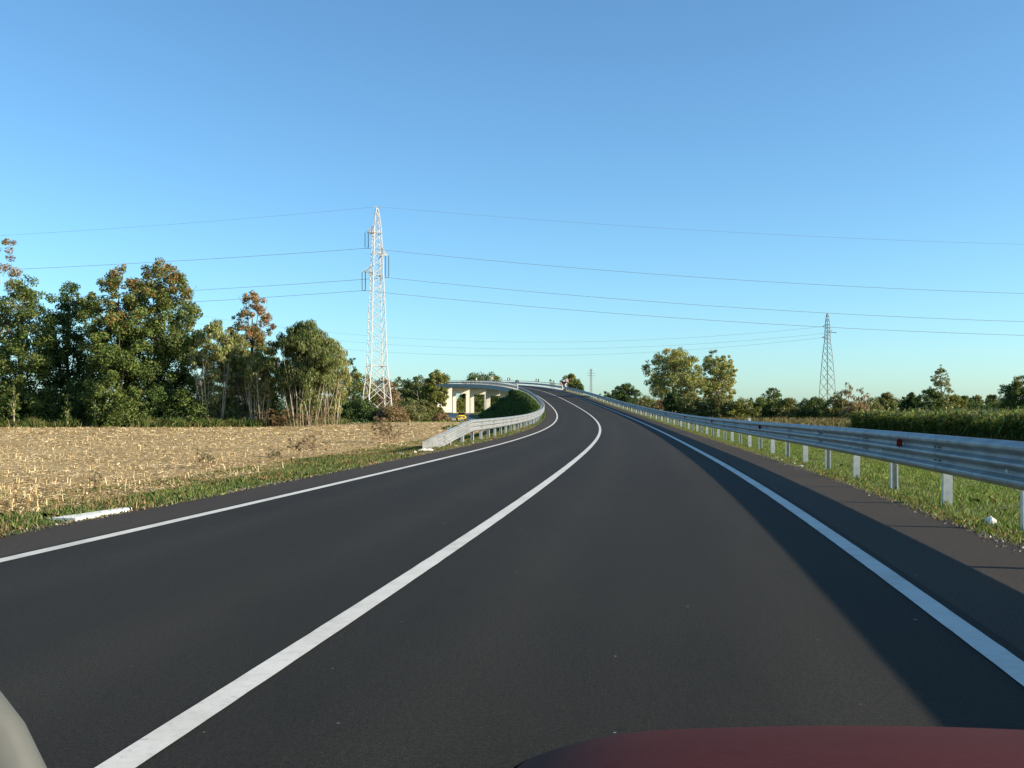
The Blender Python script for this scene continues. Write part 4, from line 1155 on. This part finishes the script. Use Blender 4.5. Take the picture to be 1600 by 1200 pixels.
# straw on the stubble
def straw():
    rng = np.random.default_rng(77); n = 190000
    y = 1 / (1 / 118.0 + (1 / 13.0 - 1 / 118.0) * rng.random(n) ** 1.25) 
    nfar = 26000
    y[:nfar] = rng.uniform(55, 154, nfar)
    xr = -1.05 * y * rng.random(n) * 0.56
    # keep only points inside the field
    s_of = np.interp(y, _Y, _s)
    edge = np.array([field_edge(q) for q in s_of])
    ex, _ = at_np(s_of, edge)
    x = ex - rng.random(n) ** 0.9 * np.maximum(2, (0.56 * y + ex + 3))
    fy = 112.0 + 44.0 * np.clip((x + 27) / 9.0, 0, 1)
    patch = np.sin(x * .55 + 2 * np.sin(y * .13)) * np.sin(y * .33 + np.sin(x * .21) * 2) + .5 * np.sin(x * 1.7 + y * .9)
    ok = (y < fy) & (rng.random(n) < np.clip(.75 + .45 * patch, .3, 1))
    x, y = x[ok], y[ok]; n = len(x)
    z = np.full(n, -0.62 + 0.035) + 0.03 * np.sin(x * .8) * np.sin(y * .5)
    P = np.stack([x, y, z + rng.random(n) * 0.035], 1)
    sc = np.clip(y / 60, 0.62, 1.6)
    L = rng.uniform(.05, .28, n) * sc; W = rng.uniform(.008, .026, n) * sc
    a = rng.uniform(0, 2 * math.pi, n); tilt = rng.normal(size=n) * .16
    stub = rng.random(n) < 0.025
    tilt[stub] = rng.uniform(1.0, 1.9, stub.sum()); L[stub] = rng.uniform(.08, .2, stub.sum()); W[stub] = .014 * sc[stub]
    d = np.stack([np.cos(a) * np.cos(tilt), np.sin(a) * np.cos(tilt), np.sin(tilt)], 1)
    s_ = np.cross(d, rng.normal(size=(n, 3)) * .3 + [0, 0, 1]); s_ /= np.linalg.norm(s_, axis=1)[:, None]
    c0 = P + np.stack([np.zeros(n), np.zeros(n), np.abs(d[:, 2]) * L * .5], 1)
    V = np.stack([c0 - d * L[:, None] / 2 - s_ * W[:, None], c0 - d * L[:, None] / 2 + s_ * W[:, None], c0 + d * L[:, None] / 2 + s_ * W[:, None] * .6, c0 + d * L[:, None] / 2 - s_ * W[:, None] * .6], 1).reshape(-1, 3)
    nz = np.sin(x * .35 + np.sin(y * .2) * 2) * np.sin(y * .22)
    cols = palette(rng, np.stack([nz, np.full(n, .5)], 1), [((0.58, 0.46, 0.25), one), ((0.72, 0.61, 0.39), lambda q, h: .7 + .4 * q), ((0.38, 0.265, 0.125), one), ((0.24, 0.15, 0.07), lambda q, h: .6 - .3 * q), ((0.13, 0.17, 0.04), lambda q, h: .05 + .1 * (q < -.6))])
    tag(link_mesh('maize_straw', np_mesh('maize_straw', V, 4, cols), M['straw']), 'pale maize straw and short stubble strewn over the field', 'straw', None, 'stuff')
straw()

# dry weeds standing in the field margin
def weed(px, D, h, spread, n, label, pal, seed, group=None):
    rng = np.random.default_rng(seed)
    x0 = pxw(px, D); mbz = gz(x0, D) + .02
    root = empty('dry_weed', (x0, D, mbz), 0, label, 'weed', group)
    mb = MB(); tipsl = []
    for i in range(n):
        b = Vector((rng.normal() * spread, rng.normal() * spread, 0)); hh = h * rng.uniform(.5, 1.1)
        t = b + Vector((rng.normal() * .12 * hh, rng.normal() * .12 * hh, hh)); mb.tube([b, b.lerp(t, .5), t], [.008, .006, .003], 4)
        for k in range(5):
            u = rng.uniform(.35, 1); c = b.lerp(t, u); e = c + Vector((rng.normal() * .1, rng.normal() * .1, .1)) * hh * 1.1
            mb.tube([c, e], [.005, .002], 4); tipsl.append(e)
    mb.build('stems', M['weed_stem'], root)
    V, P, idx = leaves_from(np.array([tuple(t) for t in tipsl]), np.full(len(tipsl), .07 * h), len(tipsl) * 9, .055 * h + .01, rng)
    link_mesh('leaves', np_mesh('leaves', V, 4, palette(rng, np.stack([np.zeros(len(P)), P[:, 2] / h], 1), PAL[pal])), M['leaf'], root)
M['weed_stem'] = simple('dry_stem', (0.17, 0.10, 0.06), 0.9, 0, .2, 4, .1)
WD = [(605, 58, 1.35, .55, 22, 'brown', 'reddish dry weed clump in the stubble, nearest the left rail terminal'), (480, 41, .95, .35, 14, 'brown', 'brown dry weed clump at the grass border, left of the reddish one'),
      (462, 112, 2.4, 1.6, 46, 'brown', 'tall rusty weed thicket below the end of the tree row'), (440, 110, 1.8, 1.2, 30, 'brown', 'rusty weed thicket left of the tallest one'), (498, 113, 1.7, 1.0, 26, 'brown', 'rusty weeds at the right foot of the last willow'),
      (315, 33, .6, .2, 10, 'hedge', 'small dark weed by the field border'), (430, 36, .55, .22, 10, 'hedge', 'small dark green weed on the verge border'), (150, 24, .4, .1, 5, 'hedge', 'thin green weed behind the concrete chute')]
for i, (px, D, h, sp, n, pal, lab) in enumerate(WD): weed(px, D, h, sp, n, lab, pal, 300 + i)

# ------------------------------------------------------------------ small things on the verges
# concrete drainage chute left
s_ch = 10.45
rt = empty('drainage_chute', at(s_ch, -EDGE_L - 0.02, -0.03), heading(s_ch), 'white concrete drainage chute set into the left verge', 'drain')
mb = MB()
def quadbox(mb, a, b, c, d, z0, z1):
    P = [(*q, z0) for q in (a, b, c, d)] + [(*q, z1) for q in (a, b, c, d)]
    mb.add(P, [(0,3,2,1),(4,5,6,7),(0,1,5,4),(1,2,6,5),(2,3,7,6),(3,0,4,7)])
quadbox(mb, (0.02, -0.55), (0.02, 0.75), (-0.10, 0.75), (-0.28, -0.55), -0.1, 0.07)
quadbox(mb, (-0.285, -0.5), (-0.105, 0.70), (-0.22, 0.70), (-0.52, -0.3), -0.1, 0.04)
mb.build('inlet_lip', M['white_concrete'], rt)
mb = MB()
quadbox(mb, (-0.53, -0.52), (-0.53, -0.40), (-1.5, -0.25), (-1.5, -0.37), -0.6, -0.02)
quadbox(mb, (-0.24, 0.62), (-0.24, 0.74), (-1.5, 0.75), (-1.5, 0.63), -0.6, -0.04)
mb.build('channel_wall', M['white_concrete'], rt)

def rock(name, p, d, label, seed, mat='white_concrete', group=None):
    rng = np.random.default_rng(seed); mb = MB(); rows = []
    n = 9
    for i in range(6):
        a = math.pi * i / 5
        rows.append([(d[0] / 2 * math.sin(a) * math.cos(2 * math.pi * k / n) * rng.uniform(.8, 1.15), d[1] / 2 * math.sin(a) * math.sin(2 * math.pi * k / n) * rng.uniform(.8, 1.15), d[2] / 2 * (1 - math.cos(a)) * rng.uniform(.9, 1.1)) for k in range(n)])
    mb.grid(rows, 0, True)
    o = mb.build(name, M[mat]); o.location = p; o.rotation_euler = (0, 0, rng.uniform(0, 3))
    return tag(o, label, 'stone', group)
rock('stone', at(10.9, RAIL_R - 0.05, -0.02), (.13, .12, .11), 'white stone in the grass under the right rail', 1)
rock('concrete_lump', at(32.0, -RAIL_L - .1, -.02), (.62, .3, .10), 'pale concrete lump in front of the left rail terminal', 2)
for i, (s, o) in enumerate([(24.5, EDGE_R + .12), (26.2, EDGE_R + .08), (27.6, EDGE_R + .15), (23.2, EDGE_R + .1), (36.5, -EDGE_L - .2), (40.5, -EDGE_L - .15), (63, -EDGE_L - .25), (30.5, -EDGE_L - .5), (29.0, -EDGE_L - .6)]):
    sc = 1 if o > 0 else 1.5
    rock('pebble', at(s, o, -.02), (.15 * sc, .08 * sc, .05 * sc), 'small pale pebble lying along the asphalt edge', 10 + i, group='pale pebbles along the asphalt edges')

# ------------------------------------------------------------------ yellow car on the side road
def yellow_car():
    D = 178.0
    root = empty('hatchback_car', (pxw(720.5, D), D, gz(0, D) + 0.015), math.radians(6), 'small yellow hatchback seen from behind on the side road by the bridge', 'car')
    def loft(secs, n=20, p=3.2):
        rows = []
        for y, w, z0, z1 in secs:
            row = []
            for k in range(n):
                a = 2 * math.pi * k / n; c, s_ = math.cos(a), math.sin(a)
                row.append((w / 2 * math.copysign(abs(c) ** (2 / p), c), y, (z0 + z1) / 2 + (z1 - z0) / 2 * math.copysign(abs(s_) ** (2 / p), s_)))
            rows.append(row)
        return rows
    mb = MB(); r = loft([(-1.75, 1.2, .45, .75), (-1.72, 1.5, .32, .92), (-1.5, 1.6, .25, .98), (-.6, 1.62, .22, .98), (.6, 1.62, .22, .96), (1.4, 1.56, .25, .86), (1.7, 1.4, .32, .74), (1.76, 1.1, .42, .62)])
    mb.grid(r, 0, True); mb.f.append(tuple(range(20))); mb.m.append(0); k = len(mb.v); mb.f.append(tuple(range(k - 20, k))); mb.m.append(0)
    mb.build('body', M['yellow_paint'], root, True)
    mb = MB(); r = loft([(-1.6, 1.30, .9, 1.0), (-1.45, 1.36, .9, 1.34), (-1.15, 1.34, .9, 1.44), (.1, 1.32, .9, 1.46), (.55, 1.30, .9, 1.38), (1.15, 1.30, .88, .98)])
    mb.grid(r, 0, True); mb.f.append(tuple(range(20))); mb.m.append(0)
    mb.build('window_band', M['car_glass'], root, True)
    mb = MB(); mb.box((0, -.5, 1.455), (1.1, 1.4, .03)); mb.build('roof', M['yellow_paint'], root)
    for sx in (-1, 1):
        mb = MB(); mb.tube([(sx * .66, -1.50, .95), (sx * .60, -1.33, 1.36)], .05, 6); mb.build('pillar', M['yellow_paint'], root)
        mb = MB(); mb.box((sx * .66, -1.70, .82), (.16, .10, .24)); mb.build('tail_lamp', M['lamp_red'], root)
        for yy in (-1.15, 1.15):
            mb = MB(); mb.tube([(sx * .62, yy, .28), (sx * .80, yy, .28)], .29, 18); w = mb.build('wheel', M['rubber'], root)
            mb = MB(); mb.tube([(sx * .805, yy, .28), (sx * .815, yy, .28)], .17, 14); mb.build('rim', M['zinc'], w)
    mb = MB(); mb.box((0, -1.74, .38), (1.4, .12, .16)); mb.build('bumper', M['yellow_paint'], root)
    mb = MB(); mb.box((0, -1.80, .56), (.48, .02, .11)); mb.build('number_plate', M['plate'], root)
yellow_car()

# ------------------------------------------------------------------ the dark red car the picture is taken from
def red_car():
    hd = -0.156
    root = empty('passenger_car', (0.47, 0.0, 0.0), hd, 'dark red car whose bonnet shows along the bottom right edge', 'car')
    hw = 0.80
    def zb(t): return 0.822 - 0.312 * (t - 1.52) - 0.18 * (t - 1.52) ** 2
    mb = MB(); rows = []
    for t in np.linspace(0.85, 2.25, 29):
        row = []
        w = hw - 0.10 * max(0, (t - 1.6) / 0.65) ** 2
        for u in np.linspace(-1, 1, 33):
            x = u * w * 0.86
            z = zb(t) - 0.10 * x * x - 0.05 * max(0, abs(u) - 0.75) ** 2 * 8
            row.append((x + 0.02, t, z))
        rows.append(row)
    mb.grid(rows); mb.grid([[(p[0], p[1], p[2] - 0.02) for p in r] for r in rows])
    mb.build('bonnet', M['maroon'], root, True)
    for sx in (-1, 1):
        mb = MB(); rows = []
        for t in np.linspace(0.5, 2.3, 25):
            w = hw - 0.10 * max(0, (t - 1.6) / 0.65) ** 2
            z = zb(max(t, 0.85)) - 0.10 * (w * .86) ** 2 - 0.03
            arch = 0.30 + (0.36 if abs(t - 1.45) < 0.36 else 0)
            rows.append([(sx * (w * .872) + .02, t, z), (sx * (w * .93) + .02, t, z - .03), (sx * w + .02, t, z - .12), (sx * (w + .02) + .02, t, z - .28), (sx * w + .02, t, min(z - .3, arch))])
        mb.grid(rows); mb.build('wing', M['maroon'], root, True)
        mb = MB(); mb.tube([(sx * .62, 1.45, .30), (sx * .80, 1.45, .30)], .30, 24); w_ = mb.build('wheel', M['rubber'], root)
        mb = MB(); mb.box((sx * .52, 2.22, .40), (.30, .10, .12)); mb.build('headlight', M['plate'], root)
    mb = MB(); mb.box((.02, 2.20, .24), (1.42, .16, .22)); mb.build('bumper', M['maroon'], root)
    mb = MB(); mb.box((.02, 2.22, .40), (.66, .06, .10)); mb.build('grille', M['plastic_black'], root)
    mb = MB(); mb.box((.02, .78, .90), (1.30, .12, .04)); mb.build('cowl', M['plastic_black'], root)
    # raised grey corner of the dashboard
    mb = MB(); rows = []
    for i in range(15):
        a = math.pi * i / 14
        rows.append([(-0.998 + .223 * math.sin(a) * math.cos(2 * math.pi * k / 28), .45 + .05 * math.sin(a) * math.sin(2 * math.pi * k / 28), .950 + .26 * math.cos(a)) for k in range(28)])
    mb.grid(rows, 0, True); mb.build('dashboard_corner', M['dash_grey'], root, True)
red_car()
